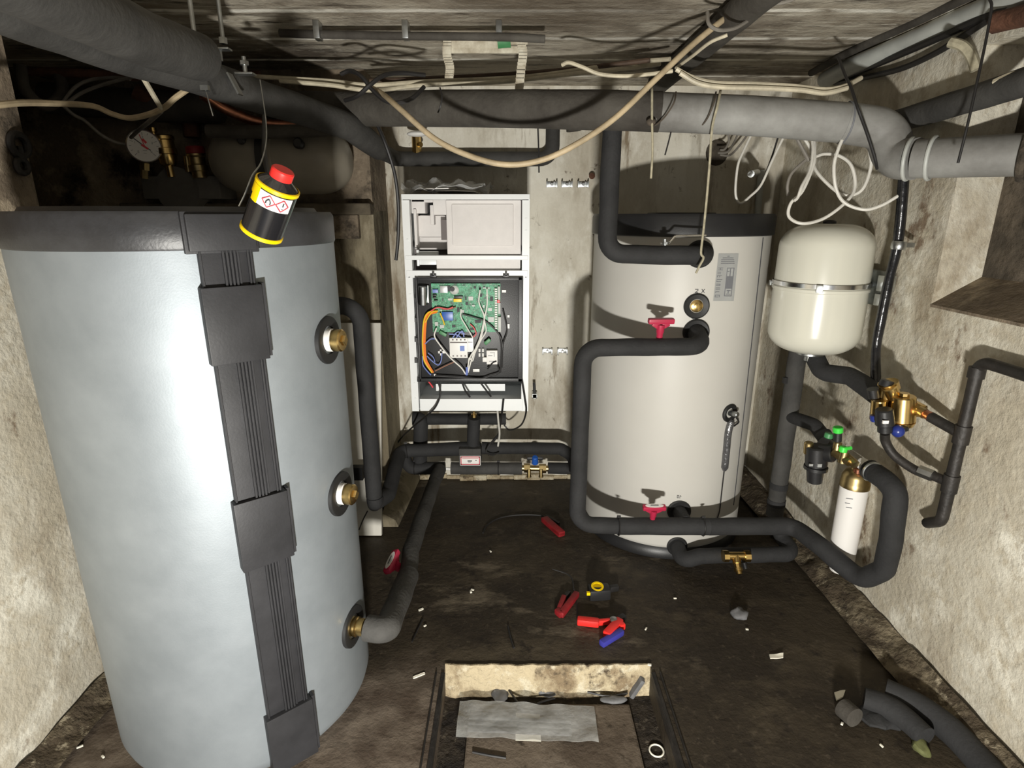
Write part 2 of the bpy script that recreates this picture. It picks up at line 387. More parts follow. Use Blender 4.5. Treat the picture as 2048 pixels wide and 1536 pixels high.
b = B()     # floor, with the sunken pit in the middle
PX0, PX1, PY0, PY1, PD = -.183, .378, .30, 1.293, -.095
xs = [-1.85, PX0, PX1, 1.35]; ys = [-1.2, PY0, PY1, 2.56]
for i in range(3):
    for j in range(3):
        if i == 1 and j == 1: continue
        bb(b, xs[i], xs[i + 1], ys[j], ys[j + 1], -.3, 0)
bb(b, PX0, PX1, PY0, PY1, -.3, PD)
bmesh.ops.remove_doubles(b, verts=b.verts, dist=1e-5)
struct('floor', b, 'mud')
b = B(); bb(b, -1.85, 1.35, -1.2, 2.56, ZC, ZC + .12); struct('ceiling', b, 'ceiling')
b = B(); bb(b, -.62, 1.25, 2.46, 2.56, -.2, ZC); struct('wall_back', b, 'wall_white')
b = B(); bb(b, -1.2, -1.07, -1.2, 1.36, -.2, 1.12); bb(b, -1.2, -1.07, -1.2, 1.36, 1.12, ZC, mi=1); struct('wall_left', b, ['wall_plaster', 'wall_brown'])  # pale plaster below, a darker brown band up to the ceiling
b = B(); bb(b, -1.75, -.51, 2.2, 2.46, -.2, 1.2); bb(b, -1.75, -.51, 2.2, 2.46, 1.2, ZC, mi=1); bb(b, -1.85, -1.75, 1.36, 2.46, -.2, ZC, mi=1); bb(b, -1.85, -1.2, 1.26, 1.36, -.2, ZC, mi=1); struct('wall_alcove', b, ['wall_olive', 'wall_brown'])  # olive below the ledge, brown above it
b = B()     # right wall with a window well let into it
bb(b, 1.09, 1.35, -1.2, 2.56, -.2, .955)
bb(b, 1.09, 1.35, 1.49, 2.56, .955, ZC)
bb(b, 1.09, 1.35, -1.2, .75, .955, ZC)
bb(b, 1.09, 1.35, .75, 1.49, 1.56, ZC)
struct('wall_right', b, 'wall_plaster')
b = B(); bb(b, 1.205, 1.35, .75, 1.49, .955, 1.56); struct('wall_recess', b, 'dark_brown')  # back of the window well, in a very dark brown
b = B()     # sloping sill of the window well
v0 = [b.verts.new(p) for p in ((1.088, .75, .955), (1.235, .75, .955), (1.235, .75, 1.05), (1.088, .75, .962), (1.088, 1.49, .955), (1.235, 1.49, .955), (1.235, 1.49, 1.05), (1.088, 1.49, .962))]
for f in ((0, 1, 2, 3), (4, 7, 6, 5), (0, 4, 5, 1), (1, 5, 6, 2), (2, 6, 7, 3), (3, 7, 4, 0)): b.faces.new([v0[k] for k in f])
struct('trim_1', b, 'wall_brown')
b = B()     # ledge on the alcove wall
p = pt(690, 415, 2.2); bb(b, -1.4, -.505, 2.14, 2.2, 1.185, 1.225, .006); struct('trim_2', b, 'wood_old')
b = B(); bb(b, -1.4, -.56, 2.17, 2.2, 1.10, 1.185, .004); struct('trim_3', b, 'wall_brown')
b = B()     # plaster footing along the wall stub and the back wall
v0 = [b.verts.new(p) for p in ((-.51, 2.02, 0), (-.45, 2.02, 0), (-.46, 2.02, .03), (-.51, 2.02, .06), (-.51, 2.46, 0), (-.43, 2.46, 0), (-.445, 2.46, .05), (-.51, 2.46, .10))]
for f in ((0, 1, 2, 3), (4, 7, 6, 5), (0, 4, 5, 1), (1, 5, 6, 2), (2, 6, 7, 3), (3, 7, 4, 0)): b.faces.new([v0[k] for k in f])
struct('baseboard_left', b, 'wall_olive')
b = B()
for k in range(24):
    x0 = -.43 + k * .0625
    h = .022 + .014 * noise.noise(V((x0 * 9, 0, 0)))
    bb(b, x0, x0 + .0625, 2.44 - .03 * noise.noise(V((x0 * 7, 3, 0))), 2.46, 0, h, .004)
struct('baseboard_back', b, 'crumble')
b = B(); sheet(b, [(1.02, .85, .001), (1.09, .85, .05), (1.09, 2.46, .05), (1.0, 2.46, .001)], .004, 10, 60, .022, 16, 9); struct('baseboard_right', b, 'edge_dirt', True)
b = B(); sheet(b, [(-1.02, .5, .001), (-1.07, .5, .03), (-1.07, 1.36, .03), (-1.0, 1.36, .001)], .004, 8, 40, .018, 16, 5); struct('baseboard_corner', b, 'edge_dirt', True)
# crumbled faces of the pit
b = B(); sheet(b, [(PX0, PY1 - .012, PD), (PX1, PY1 - .012, PD), (PX1, PY1 + .004, .004), (PX0, PY1 + .004, .004)], .006, 40, 6, .010, 30, 2); struct('trim_4', b, 'crumble', True)
b = B(); bb(b, -.115, .315, .32, 1.235, PD, PD + .022, .006); struct('trim_5', b, 'mud_dry')
b = B(); bb(b, PX0, -.115, PY0, PY1 - .02, PD, PD + .008); bb(b, .315, PX1, PY0, PY1 - .02, PD, PD + .008); bb(b, -.115, .315, 1.235, PY1 - .02, PD, PD + .006); struct('trim_6', b, 'dirt')
b = B()     # steel edging on both long sides of the pit
for x, s in ((PX0, -1), (PX1, 1)):
    bb(b, min(x, x + s * .007), max(x, x + s * .007), PY0, PY1 - .03, 0, .004); bb(b, min(x, x - s * .003), max(x, x - s * .003), PY0, PY1 - .03, -.02, .003)
    bb(b, min(x + s * .019, x + s * .022), max(x + s * .019, x + s * .022), PY0, PY1 - .03, 0, .006)
struct('trim_7', b, 'steel_black')
# ------------------------------------------------------------------ the silver buffer tank on the left
CB = V((-.676, 1.226, 0)); RB = .2935
tb = thing('buffer_tank', 'tall silver-grey buffer tank with black cover strip, standing at the left wall', 'tank', CB)
b = B(); lathe(b, CB, (0, 0, 1), [(.0, RB - .022), (.008, RB - .016), (.022, RB - .005), (.040, RB), (1.130, RB), (1.132, RB - .01)], 96); part('jacket', b, 'jacket_silver', tb)
b = B(); lathe(b, CB, (0, 0, 1), [(1.128, RB + .001), (1.132, RB + .003), (1.183, RB + .003), (1.190, RB - .002), (1.190, RB - .03), (1.198, RB - .035), (1.198, .05)], 96); part('lid', b, 'cap_grey', tb, 'dark grey lid')
def frameB(px, py):
    p, n = hit(px, py, CB, RB); s = V((0, 0, 1)).cross(n).normalized()
    return p, n, s
_, nB, sB = frameB(468, 640)
def zB(y, x=470): return hit(x, y, CB, RB)[0].z
cs = CB + nB * RB
sp_ = thing  # (strip is a part of the tank)
b = B()
zt, zb_ = zB(478), .02
bb_ = lambda off, w, d0, d1, z0, z1, bev=0: box(b, V((cs.x, cs.y, (z0 + z1) / 2)) + sB * off + nB * ((d0 + d1) / 2), (w, d1 - d0, z1 - z0), sB, nB, bev)
bb_(0, .086, -.012, .007, zb_, zt, .002)
for off in (-.006, .000, .006, .012): bb_(off, .0035, .006, .013, zb_, zt)
bb_(.018, .003, .006, .010, zb_, zt)
for off in (.034, .039, -.041): bb_(off, .003, .006, .011, zb_, zt)
strip = part('cover_strip', b, 'black_cover', tb, 'black ribbed cover strip')
for (y0, y1, w) in ((570, 722, .098), (985, 1122, .098), (1405, 1520, .098)):
    b = B(); z1, z0 = zB(y0, 470 if y0 < 800 else 530 if y0 < 1200 else 585), zB(y1, 475 if y0 < 800 else 530 if y0 < 1200 else 585)
    if y0 > 1300: z0 = .012
    bb_(0, w, -.012, .018, z0, z1, .002); bb_(w / 2 + .003, .006, -.012, .012, z0 + .004, z1 + .002)
    part('strip_clip', b, 'black_cover', strip)
b = B(); bb_(-.003, .106, -.004, .016, zB(500), 1.186, .003); bb_(-.003, .116, -.004, .008, zB(500) - .004, 1.190, .002); part('strip_end_cap', b, 'black_cover', strip)
nP = None
for (px, py, plug) in ((656, 680, 1), (681, 987, 1), (706, 1252, 0)):
    p, n = hit(px, py, CB, RB); nP = n
    b = B(); lathe(b, p, n, [(-.004, .051), (.004, .050), (.006, .046), (.004, .030), (-.02, .028)], 40); rs = part('port_rosette', b, 'black_rubber', tb)
    if plug:
        b = B(); lathe(b, p, n, [(-.01, .024), (.010, .024), (.012, .021), (.016, .021)], 28); part('gasket', b, 'white_plastic', rs)
        b = B(); lathe(b, p + n * .014, n, [(0, .0235), (.016, .0235), (.019, .021), (.020, .011)], 28); lathe(b, p + n * .03, n, [(0, .011), (.009, .011), (.010, .010)], 4); part('brass_plug', b, 'brass', rs, 'brass screw plug')
    else:
        b = B(); lathe(b, p, n, [(-.01, .024), (.012, .024), (.014, .021), (.03, .021), (.032, .018), (.045, .018)], 28); part('brass_fitting', b, 'brass', rs, 'brass pipe fitting')
PORT3 = hit(706, 1252, CB, RB)
# ------------------------------------------------------------------ the white hot water tank
CA = V((.594, 2.10, 0)); RA = .300
ta = thing('hot_water_tank', 'white round hot water tank with black lid, standing before the back wall', 'tank', CA)
b = B(); lathe(b, CA, (0, 0, 1), [(.035, RA - .012), (.045, RA - .002), (.055, RA), (1.122, RA), (1.124, RA - .02)], 96); part('jacket', b, 'jacket_white', ta)
b = B(); lathe(b, CA, (0, 0, 1), [(1.120, RA + .004), (1.123, RA + .008), (1.178, RA + .008), (1.188, RA + .002), (1.188, RA - .04), (1.180, RA - .045), (1.180, .12), (1.192, .115), (1.192, .02)], 96); part('lid', b, 'black_plastic', ta, 'black lid')
b = B(); lathe(b, CA, (0, 0, 1), [(0, RA + .004), (.012, RA + .006), (.034, RA - .002), (.045, RA - .012)], 96); part('base_ring', b, 'black_plastic', ta, 'black base ring')
b = B()
for (xa, ya, xb, yb) in ((1526, 475, 1497, 740), (1497, 740, 1467, 1010)): tube(b, [hit(xa, ya, CA, RA)[0], hit(xb, yb, CA, RA)[0]], .0022, 6)
part('jacket_seam', b, 'ink', ta)
def rosA(px, py, r, plug=None):
    p, n = hit(px, py, CA, RA)
    b = B(); lathe(b, p, n, [(-.004, r), (.004, r), (.007, r - .004), (.004, r * .55), (-.02, r * .5)], 40)
    return p, n, part('port_rosette', b, 'black_rubber', ta)
A1 = rosA(1399, 508, .042); AP = rosA(1393, 612, .040); A2 = rosA(1392, 664, .042); A3 = rosA(1358, 1022, .041); A4 = rosA(1354, 1092, .036)
b = B(); lathe(b, AP[0], AP[1], [(-.012, .020), (.003, .020), (.005, .016), (.006, .010), (.011, .010), (.012, .007)], 24); part('brass_plug', b, 'brass', AP[2], 'brass screw plug')
AS = rosA(1459, 826, .032)
b = B(); cyl(b, AS[0] - AS[1] * .01, AS[0] + AS[1] * .035 + V((0, 0, .004)), .011, .009, bev=.002); part('sensor_pocket', b, 'zinc', AS[2], 'silver sensor pocket')
pl = B(); Q = ((1437, 507), (1477, 507), (1467, 602), (1426, 602)); patch(pl, CA, RA, Q, 10, 6, .001); npl = part('rating_plate', pl, 'label_grey', ta, 'silver rating plate with dark print')
def qi(s, t): return ((Q[0][0] * (1 - s) + Q[1][0] * s) * (1 - t) + (Q[3][0] * (1 - s) + Q[2][0] * s) * t, (Q[0][1] * (1 - s) + Q[1][1] * s) * (1 - t) + (Q[3][1] * (1 - s) + Q[2][1] * s) * t)
b = B()
def pq(s0, t0, s1, t1): patch(b, CA, RA, (qi(s0, t0), qi(s1, t0), qi(s1, t1), qi(s0, t1)), 3, 2, .0018)
for k, (s0, s1) in enumerate(((.44, .56), (.22, .76), (.16, .80), (.16, .82), (.16, .84))): pq(s0, .05 + k * .038, s1, .062 + k * .038)
for (s0, t0, s1, t1) in ((.50, .30, .86, .315), (.50, .30, .53, .48), (.66, .30, .70, .48), (.82, .30, .86, .48), (.50, .37, .64, .38), (.50, .48, .86, .74), (.50, .74, .53, .90), (.83, .74, .86, .90), (.50, .885, .86, .90), (.60, .77, .78, .79), (.66, .78, .70, .84), (.58, .85, .80, .86)): pq(s0, t0, s1, t1)
tq = [(.06, .30, .30, .31), (.06, .34, .30, .35), (.16, .30, .19, .35), (.05, .39, .22, .40), (.05, .42, .22, .43), (.05, .46, .28, .47), (.05, .46, .08, .50), (.16, .46, .19, .50), (.05, .54, .32, .555), (.05, .585, .26, .60), (.05, .57, .08, .60), (.05, .64, .24, .65), (.05, .67, .24, .68), (.22, .64, .25, .68), (.05, .72, .26, .73), (.05, .75, .26, .76), (.05, .80, .24, .81), (.05, .80, .08, .83), (.05, .87, .28, .88), (.05, .91, .22, .92), (.25, .87, .28, .92), (.05, .87, .08, .92)]
for q in tq: pq(*q)
part('plate_print', b, 'ink_grey', npl)
b = B()
def strokeA(px, py, segs, w):
    p, n = hit(px, py, CA, RA); X = V((0, 0, 1)).cross(n); stroke(b, p + n * .0012, X, V((0, 0, 1)), [((a[0] * .001, a[1] * .001), (c[0] * .001, c[1] * .001)) for a, c in segs], w)
TWO = [((-4, 5), (4, 5)), ((4, 5), (4, 1)), ((4, 1), (-4, -5)), ((-4, -5), (4, -5))]
EX = [((-4, -5), (4, 5)), ((-4, 5), (4, -5))]
def pen():
    global b
    part('pen_mark', b, 'ink', ta, 'black handwritten mark'); b = B()
strokeA(1393, 582, TWO, .0018); pen(); strokeA(1406, 582, EX, .0018); pen()
strokeA(1386, 640, [((-4, 5), (4, 5)), ((0, 5), (0, -5)), ((5, 5), (5, -5)), ((5, 0), (10, 0)), ((10, 5), (10, -5))], .0016); pen()
strokeA(1358, 993, [((-6, 5), (-2, 5)), ((-6, 5), (-6, -5)), ((-6, -5), (-2, -5)), ((-2, 5), (-2, -5)), ((3, -6), (3, 4)), ((3, 4), (7, 1))], .0016)
part('pen_mark', b, 'ink', ta, 'black handwritten mark')
b = B(); p0 = [hit(x, y, CA, RA) for x, y in ((1461, 838), (1454, 862), (1450, 900), (1446, 940))]
tube(b, spline([q[0] + q[1] * .006 for q in p0], 6), lambda t: .0125 if .04 < t < .96 else .006, 10); part('sensor_sleeve', b, 'sleeve_grey', ta, 'crumpled silver sleeve of the sensor')
b = B(); q = [hit(x, y, CA, RA) for x, y in ((1466, 832), (1471, 842), (1462, 850))]
part('sensor_lead', B() if False else tube(b, spline([AS[0] + AS[1] * .03] + [k[0] + k[1] * .012 for k in q], 6), .003, 6), 'cable_black', ta); b = B()
q = [hit(x, y, CA, RA) for x, y in ((1446, 942), (1441, 985), (1437, 1020), (1431, 1040))]
tube(b, spline([k[0] + k[1] * .005 for k in q], 6), .0022, 6)
single('sensor_cable', b, 'cable_black', 'thin black sensor wire hanging down the front of the white tank', 'cable')
# ------------------------------------------------------------------ lagged pipes
def zip_tie(bm, pts, k, r, mi=0):
    pts = [V(p) for p in pts]; p = pts[k]; a = pts[max(0, k - 1)]; c = pts[min(len(pts) - 1, k + 1)]
    ring(bm, p, c - a, r + .001, .0022, 24, 6, mi)
    u, w, _ = basis(c - a); box(bm, p + w * (r + .006), (.006, .006, .012), u, w)
def pipe(label, path, r, m='foam', fil=.06, wob=.07, ties=(), cat='pipe', name='insulated_pipe', group=None, tiemat='cable_black', seed=0.0, n=16):
    """one run of lagged pipe; ties are 0..1 positions of cable ties along it"""
    P = dens(fillet(path, fil), .02)
    o = thing(name, label, cat, P[len(P) // 2] * 1.0, group)
    b = B(); tube(b, P, r, n, wob, seed=seed); part('lagging', b, m, o)
    for t in ties:
        b = B(); zip_tie(b, P, int(t * (len(P) - 1)), r * 1.02 if not callable(r) else r(t)); part('cable_tie', b, tiemat, o)
    return o, P
# top port of the white tank up to the ceiling pipe
s0 = A1[0] + A1[1] * .0; s1 = A1[0] + A1[1] * .085
q1 = pt(1213, 508, s1.y + .005); top = pt(1211, 235, q1.y)
pipe('black insulated pipe rising from the top port of the white tank to the ceiling', [s0, s1, q1, V((q1.x, q1.y, 1.50))], .0275, fil=.05, seed=1)
# middle port, left, and down to the floor
s0 = A2[0]; s1 = A2[0] + A2[1] * .085 - V((0, 0, .028)); q1 = pt(1166, 694, s1.y + .005)
q2 = V((q1.x, q1.y, pt(1166, 1052, q1.y).z))
YR = 1.70
lo = pt(1236, 1052, YR); q2 = V((q1.x, (q1.y + YR) / 2 , lo.z)); q1.y = q2.y
pipe('black insulated pipe from the middle port of the white tank down its left side', [s0, s1, q1, q2, lo], .0275, fil=.055, seed=3)
hi = pt(1417, 1053, YR)
o, P = pipe('straight length of black insulation tied across the foot of the white tank', [lo + V((.001, 0, 0)), hi], .029, fil=.01, wob=.05, ties=(.02, .98), seed=4)
b = B(); tube(b, dens([A3[0], A3[0] + A3[1] * .05, V((A3[0].x + A3[1].x * .08, YR + .01, lo.z + .005))], .02), .024, 16, .05); part('branch_lagging', b, 'foam', o)
P5 = [hi + V((.001, 0, 0)), pt(1588, 1052, 1.695), pt(1640, 1092, 1.58), pt(1722, 1160, 1.465), pt(1768, 1140, 1.40), pt(1782, 1080, 1.375), pt(1792, 985, 1.385), pt(1772, 962, 1.42), pt(1738, 938, 1.49)]
pipe('black insulated pipe bending in a deep U from the tank foot up to the filter', P5, .029, fil=.05, seed=5)
# bottom port to the riser
s0 = A4[0]; s1 = A4[0] + A4[1] * .075 + V((0, 0, -.012)); RIS = V((.935, 1.83, 0))
e1 = pt(1590, 1108, 1.74); e2 = pt(1600, 1078, 1.81)
pipe('black insulated pipe along the floor from the lowest port of the white tank', [s0, s1 + V((0, 0, 0)), pt(1400, 1112, s1.y), e1, V((RIS.x + .03, RIS.y - .01, e1.z + .02)), V((RIS.x, RIS.y, .155))], .0265, fil=.04, seed=6)
rt = V((RIS.x, RIS.y, .79))
o, P = pipe('upright grey-black insulated riser below the white expansion vessel', [V((RIS.x, RIS.y, .157)), rt, rt + V((.02, -.02, .02))], .0285, 'foam_grey', fil=.02, wob=.06, ties=(), seed=7)
for z in (.20, .265):
    b = B(); cyl(b, (RIS.x, RIS.y, z), (RIS.x, RIS.y, z + .022), .0305); part('joint_tape', b, 'foam', o, 'black tape on the joint')
b = B(); box(b, (RIS.x - .032, RIS.y - .005, .66), (.012, .014, .02)); part('pipe_clip', b, 'black_plastic', o)
pipe('black insulated pipe from the vessel flange over to the brass valve group', [rt + V((.018, -.012, .004)), pt(1645, 745, 1.70), pt(1700, 752, 1.62), pt(1768, 800, 1.46)], .0275, fil=.05, wob=.10, seed=8)
pipe('short bent black insulated branch from the riser to the pressure reducer', [V((RIS.x, RIS.y - .01, .535)), pt(1630, 850, 1.70), pt(1658, 888, 1.62)], .021, fil=.05, seed=9)
# left tank: bottom port to the back wall, and the upright behind
p, n = PORT3
bl = [p + n * .035, p + n * .085 + V((0, 0, -.004)), V((-.305, 1.46, .165)), pt(822, 1100, 1.60), pt(868, 965, 2.12), pt(880, 938, 2.24)]
pipe('insulated pipe from the lowest port of the silver tank back to the wall pipes', bl, lambda t: .031 if t < .35 else .0265, 'foam_grey', fil=.07, wob=.10, seed=10)
vt = pt(722, 640, 1.86); vbm = V((vt.x, vt.y, pt(753, 1003, vt.y).z))
pipe('upright black insulated pipe behind the right side of the silver tank', [V((-.63, 1.76, vt.z + .05)), V((vt.x, vt.y, vt.z + .055)), V((vt.x, vt.y, vbm.z + .02))], .0285, fil=.07, wob=.05, seed=11)
b1 = V((vt.x, vt.y, vbm.z + .018))
pipe('black insulated pipe from the foot of the upright back under the open cabinet', [b1, b1 + V((0, 0, -.025)), pt(776, 990, 1.95), pt(800, 902, 2.24), pt(960, 896, 2.25)], .0285, fil=.035, wob=.06, ties=(.12, .72), seed=12)
pipe('black insulated pipe on the back wall right of the flow meter, upper of two', [pt(964, 896, 2.25), pt(1120, 897, 2.25), pt(1146, 912, 2.22), pt(1150, 940, 2.22)], .0255, fil=.04, seed=13)
pipe('thick black insulated drop pipe under the left end of the open cabinet', [pt(826, 838, 2.30), pt(842, 838, 2.30), pt(840, 925, 2.30)], .031, fil=.03, seed=14)
pipe('black insulated header pipe right under the open cabinet', [pt(856, 838, 2.28), pt(1012, 838, 2.28)], .0245, fil=.03, seed=15)
o, P = pipe('short black insulated drop pipe with a brass vent under the open cabinet', [pt(948, 835, 2.20), pt(946, 888, 2.22)], .026, fil=.03, seed=16)
b = B(); q = pt(948, 834, 2.20); lathe(b, q, (0, 0, 1), [(0, .012), (.012, .012), (.013, .006), (.024, .006), (.026, .003)], 16); part('air_vent', b, 'brass', o, 'small brass air vent')
pipe('lower black insulated pipe bend on the back wall left of the flow meter', [pt(808, 912, 2.30), pt(818, 936, 2.28), pt(890, 936, 2.28)], .027, fil=.04, ties=(.6,), seed=17)
o, P = pipe('lower dark grey insulated pipe on the back wall behind the flow meter', [pt(902, 936, 2.28), pt(1044, 937, 2.28)], .0265, 'foam_grey', fil=.03, ties=(.70,), seed=18)
b = B(); cyl(b, pt(889, 937, 2.28), pt(903, 938, 2.28), .007); part('bare_pipe', b, 'white_plastic', o)
pipe('short black insulated pipe end right of the blue-handled valve', [pt(1096, 936, 2.28), pt(1152, 937, 2.28)], .025, fil=.03, seed=19)
# flow meter box and blue valve
fm = thing('flow_meter', 'small grey meter box with white red-bordered label on the pipe below the cabinet', 'meter', pt(941, 930, 2.2))
b = B(); pb(b, 918, 898, 962, 930, 2.20, .07, .003); part('housing', b, 'foam_grey', fm)
b = B(); pb(b, 920, 912, 961, 931, 2.196, .004, .001); lab = part('label_plate', b, 'label_white', fm, 'white label with red border')
b = B()
for r_ in ((921, 913, 960, 915), (921, 928, 960, 930), (921, 913, 923, 930), (958, 913, 960, 930), (924, 917, 957, 918)): pb(b, *r_, 2.1955, .001)
part('label_border', b, 'ink_red', lab); b = B()
for r_ in ((935, 921, 944, 923), (936, 924, 942, 925), (951, 920, 953, 922)): pb(b, *r_, 2.1955, .001)
part('label_print', b, 'ink', lab)
bv = thing('ball_valve', 'brass ball valve with a blue and black handle on the lower wall pipe', 'valve', pt(1070, 940, 2.27))
b = B(); cyl(b, pt(1042, 936, 2.27), pt(1096, 937, 2.27), .013); cyl(b, pt(1048, 936, 2.27), pt(1060, 936, 2.27), .020, n=6); cyl(b, pt(1078, 937, 2.27), pt(1092, 937, 2.27), .020, n=6)
for x in (1058, 1082): cyl(b, pt(x, 938, 2.255), pt(x, 954, 2.25), .008); lathe(b, pt(x, 951, 2.25), (0, 0, -1), [(0, .010), (.008, .010)], 6)
part('valve_body', b, 'brass_dull', bv)
b = B(); box(b, pt(1070, 917, 2.25), (.068, .012, .014), bev=.004); hd = part('handle', b, 'black_plastic', bv); b = B(); cyl(b, pt(1070, 914, 2.235), pt(1070, 926, 2.25), .012, .015, bev=.002); part('handle_cap', b, 'blue_plastic', hd, 'blue handle cap')
# red valve handles: butterfly grip on a neck
def valve(label, p, up, grip, plate=True, sc=1.0):
    up = V(up).normalized(); grip = V(grip).normalized(); f = grip.cross(up).normalized(); p = V(p)
    o = thing('shutoff_valve', label, 'valve', p)
    b = B(); lathe(b, p - up * .01, up, [(0, .0095 * sc), (.018 * sc, .0095 * sc), (.022 * sc, .0115 * sc), (.045 * sc, .0115 * sc)], 16); part('stem', b, 'red_plastic', o)
    b = B(); box(b, p + up * .046 * sc, (.076 * sc, .020 * sc, .016 * sc), grip, f, .005 * sc)
    for s in (-1, 1): box(b, p + up * .034 * sc + grip * s * .014 * sc, (.022 * sc, .010 * sc, .016 * sc), grip + up * s * .6, f, .003)
    h = part('handle', b, 'red_plastic', o)
    if plate:
        b = B(); lathe(b, V((0, 0, 0)), (0, 0, 1), [(0, 1), (1, 1)], 28)
        for v in b.verts:
            a = v.co.copy(); v.co = p + up * (.0538 * sc + a.z * .0012) + grip * (a.x * .030 * sc) + f * (a.y * .0085 * sc)
        ip = part('name_plate', b, 'label_white', h, 'white oval plate')
        b = B(); box(b, p + up * .0558 * sc, (.026 * sc, .004 * sc, .0006), grip, f); part('plate_print', b, 'ink_grey', ip)
    return o
pv = pt(1319, 672, A2[0].y - .075); valve('red valve handle on the pipe at the middle port of the white tank', pv, (0, -.15, 1), (1, .05, 0), False, 1.05)
pv = pt(1305, 1036, YR); valve('red valve handle with white plate on the pipe at the white tank foot', pv, (0, -.25, 1), (1, 0, 0), True, 1.0)
pv = pt(803, 1140, 1.515); valve('pink-red valve handle on the floor pipe beside the silver tank', pv, (-.42, -.38, .80), (.15, .95, .2), True, 1.15)
lv = thing('lever_valve', 'small steel lever valve on the top pipe of the white tank', 'valve', pt(1330, 492, A1[0].y - .08))
ly = A1[0].y - .08
b = B(); cyl(b, pt(1330, 496, ly), pt(1330, 478, ly), .006); cyl(b, pt(1330, 489, ly), pt(1330, 484, ly), .010, n=6); part('spindle', b, 'zinc', lv)
b = B(); tube(b, fillet([pt(1322, 487, ly), pt(1340, 484, ly), pt(1350, 472, ly), pt(1412, 471, ly)], .008, 4), .0035, 8); part('lever', b, 'chrome', lv)
# brass drain tee on the floor pipe
dv = thing('drain_valve', 'brass drain tee hanging on the floor pipe right of the white tank', 'valve', pt(1472, 1145, 1.68))
b = B(); yd = 1.69; cyl(b, pt(1448, 1112, yd), pt(1498, 1112, yd), .014); cyl(b, pt(1446, 1112, yd), pt(1456, 1112, yd), .020, n=8); cyl(b, pt(1488, 1112, yd), pt(1499, 1112, yd), .020, n=8); cyl(b, pt(1472, 1112, yd), pt(1474, 1128, yd - .02), .014)
part('tee', b, 'brass', dv); b = B(); cyl(b, pt(1473, 1122, yd - .015), pt(1476, 1136, yd - .03), .011, n=8); lathe(b, pt(1476, 1136, yd - .03), (.05, -.6, -.6), [(0, .014), (.010, .014), (.012, .010), (.02, .010)], 16); part('spout', b, 'brass', dv)
b = B(); cyl(b, pt(1488, 1124, yd - .005), pt(1491, 1136, yd - .01), .007); part('cap', b, 'black_plastic', dv)
# ------------------------------------------------------------------ white expansion vessel on the right wall
CV = V((.935, 1.755, 0)); RV = .131; zb0 = .775
ev = thing('expansion_vessel', 'white expansion vessel strapped upright to the right wall', 'expansion vessel', V((CV.x, CV.y, zb0)))
h2 = .385
dome = [(h2 * 0, .045)]
def vprof(z0, z1):
    pr = []
    for k in range(9):
        a = PI / 2 * k / 8; pr.append((z0 + .065 * (1 - math.cos(a)), RV - .085 + .085 * math.sin(a)))
    return pr
lowp = [(zb0, .03)] + vprof(zb0, 0) + [(zb0 + .192, RV), (zb0 + .194, RV + .003), (zb0 + .202, RV + .003), (zb0 + .205, RV)]
b = B(); lathe(b, V((CV.x, CV.y, 0)), (0, 0, 1), lowp, 64); part('lower_shell', b, 'vessel_white', ev)
tp = zb0 + h2
upp = [(zb0 + .205, RV - .001)] + [(2 * (zb0 + h2 / 2) - h, r - .002) for h, r in reversed(vprof(zb0, 0))] + [(tp, .02)]
b = B(); lathe(b, V((CV.x, CV.y, 0)), (0, 0, 1), upp, 64); part('upper_shell', b, 'vessel_white', ev)
b = B(); lathe(b, V((CV.x, CV.y, zb0 - .012)), (0, 0, 1), [(0, .034), (.003, .040), (.010, .040), (.013, .034)], 32); lathe(b, V((CV.x, CV.y, zb0 - .03)), (0, 0, 1), [(0, .016), (.02, .016)], 16); part('flange', b, 'zinc', ev)
b = B(); lathe(b, V((CV.x, CV.y, tp - .004)), (0, 0, 1), [(0, .018), (.010, .018), (.014, .012)], 20); part('valve_cap', b, 'black_plastic', ev)
b = B(); lathe(b, V((CV.x, CV.y, zb0 + .207)), (0, 0, 1), [(0, RV + .001), (0, RV + .004), (.012, RV + .004), (.012, RV + .001)], 64, cap=False); st = part('strap', b, 'chrome', ev, 'polished steel strap')
dc = V((-CV.x, -CV.y, 0)).normalized(); rc = V((dc.y, -dc.x, 0)) * -1
b = B(); box(b, V((CV.x, CV.y, zb0 + .208)) + dc * (RV + .006), (.018, .010, .022), rc, dc, .002); box(b, V((CV.x, CV.y, zb0 + .205)) + (dc * -.05 + rc * -.97).normalized() * (RV + .005), (.014, .012, .016), bev=.002); part('strap_buckle', b, 'zinc', st)
b = B(); q = V((1.06, CV.y - .115, zb0 + .205)); box(b, q + V((0, .0, .018)), (.03, .035, .045), (1, .4, 0), (-.4, 1, 0), .003); box(b, q + V((-.006, 0, -.028)), (.022, .03, .034), (1, .4, 0), (-.4, 1, 0), .003); box(b, q + V((.012, .05, 0)), (.02, .10, .10)); part('wall_bracket', b, 'zinc', ev)
# ------------------------------------------------------------------ brass backflow and pressure group on the right wall
bg = thing('brass_valve_group', 'brass valve group with black and blue knobs on the right wall', 'valve', pt(1795, 850, 1.40))
b = B()
def pc(x0, y0, x1, y1, r0, r1=None, D=1.42, D2=None, n=16, bev=0): cyl(b, pt(x0, y0, D), pt(x1, y1, D2 or D), r0, r1, n, 0, bev)
pc(1752, 798, 1850, 822, .014, D=1.45, D2=1.36)
pc(1778, 768, 1772, 838, .021, D=1.42); pc(1760, 800, 1758, 838, .020, .022, D=1.41)
pc(1808, 792, 1804, 842, .027, .030, D=1.38, n=24, bev=.003); pc(1804, 842, 1803, 850, .030, .026, D=1.38); pc(1808, 792, 1809, 786, .012, D=1.38, n=8)
pc(1780, 775, 1795, 808, .017, D=1.40); pc(1776, 765, 1780, 778, .024, D=1.42)
pc(1822, 812, 1842, 822, .018, D=1.375, n=8)
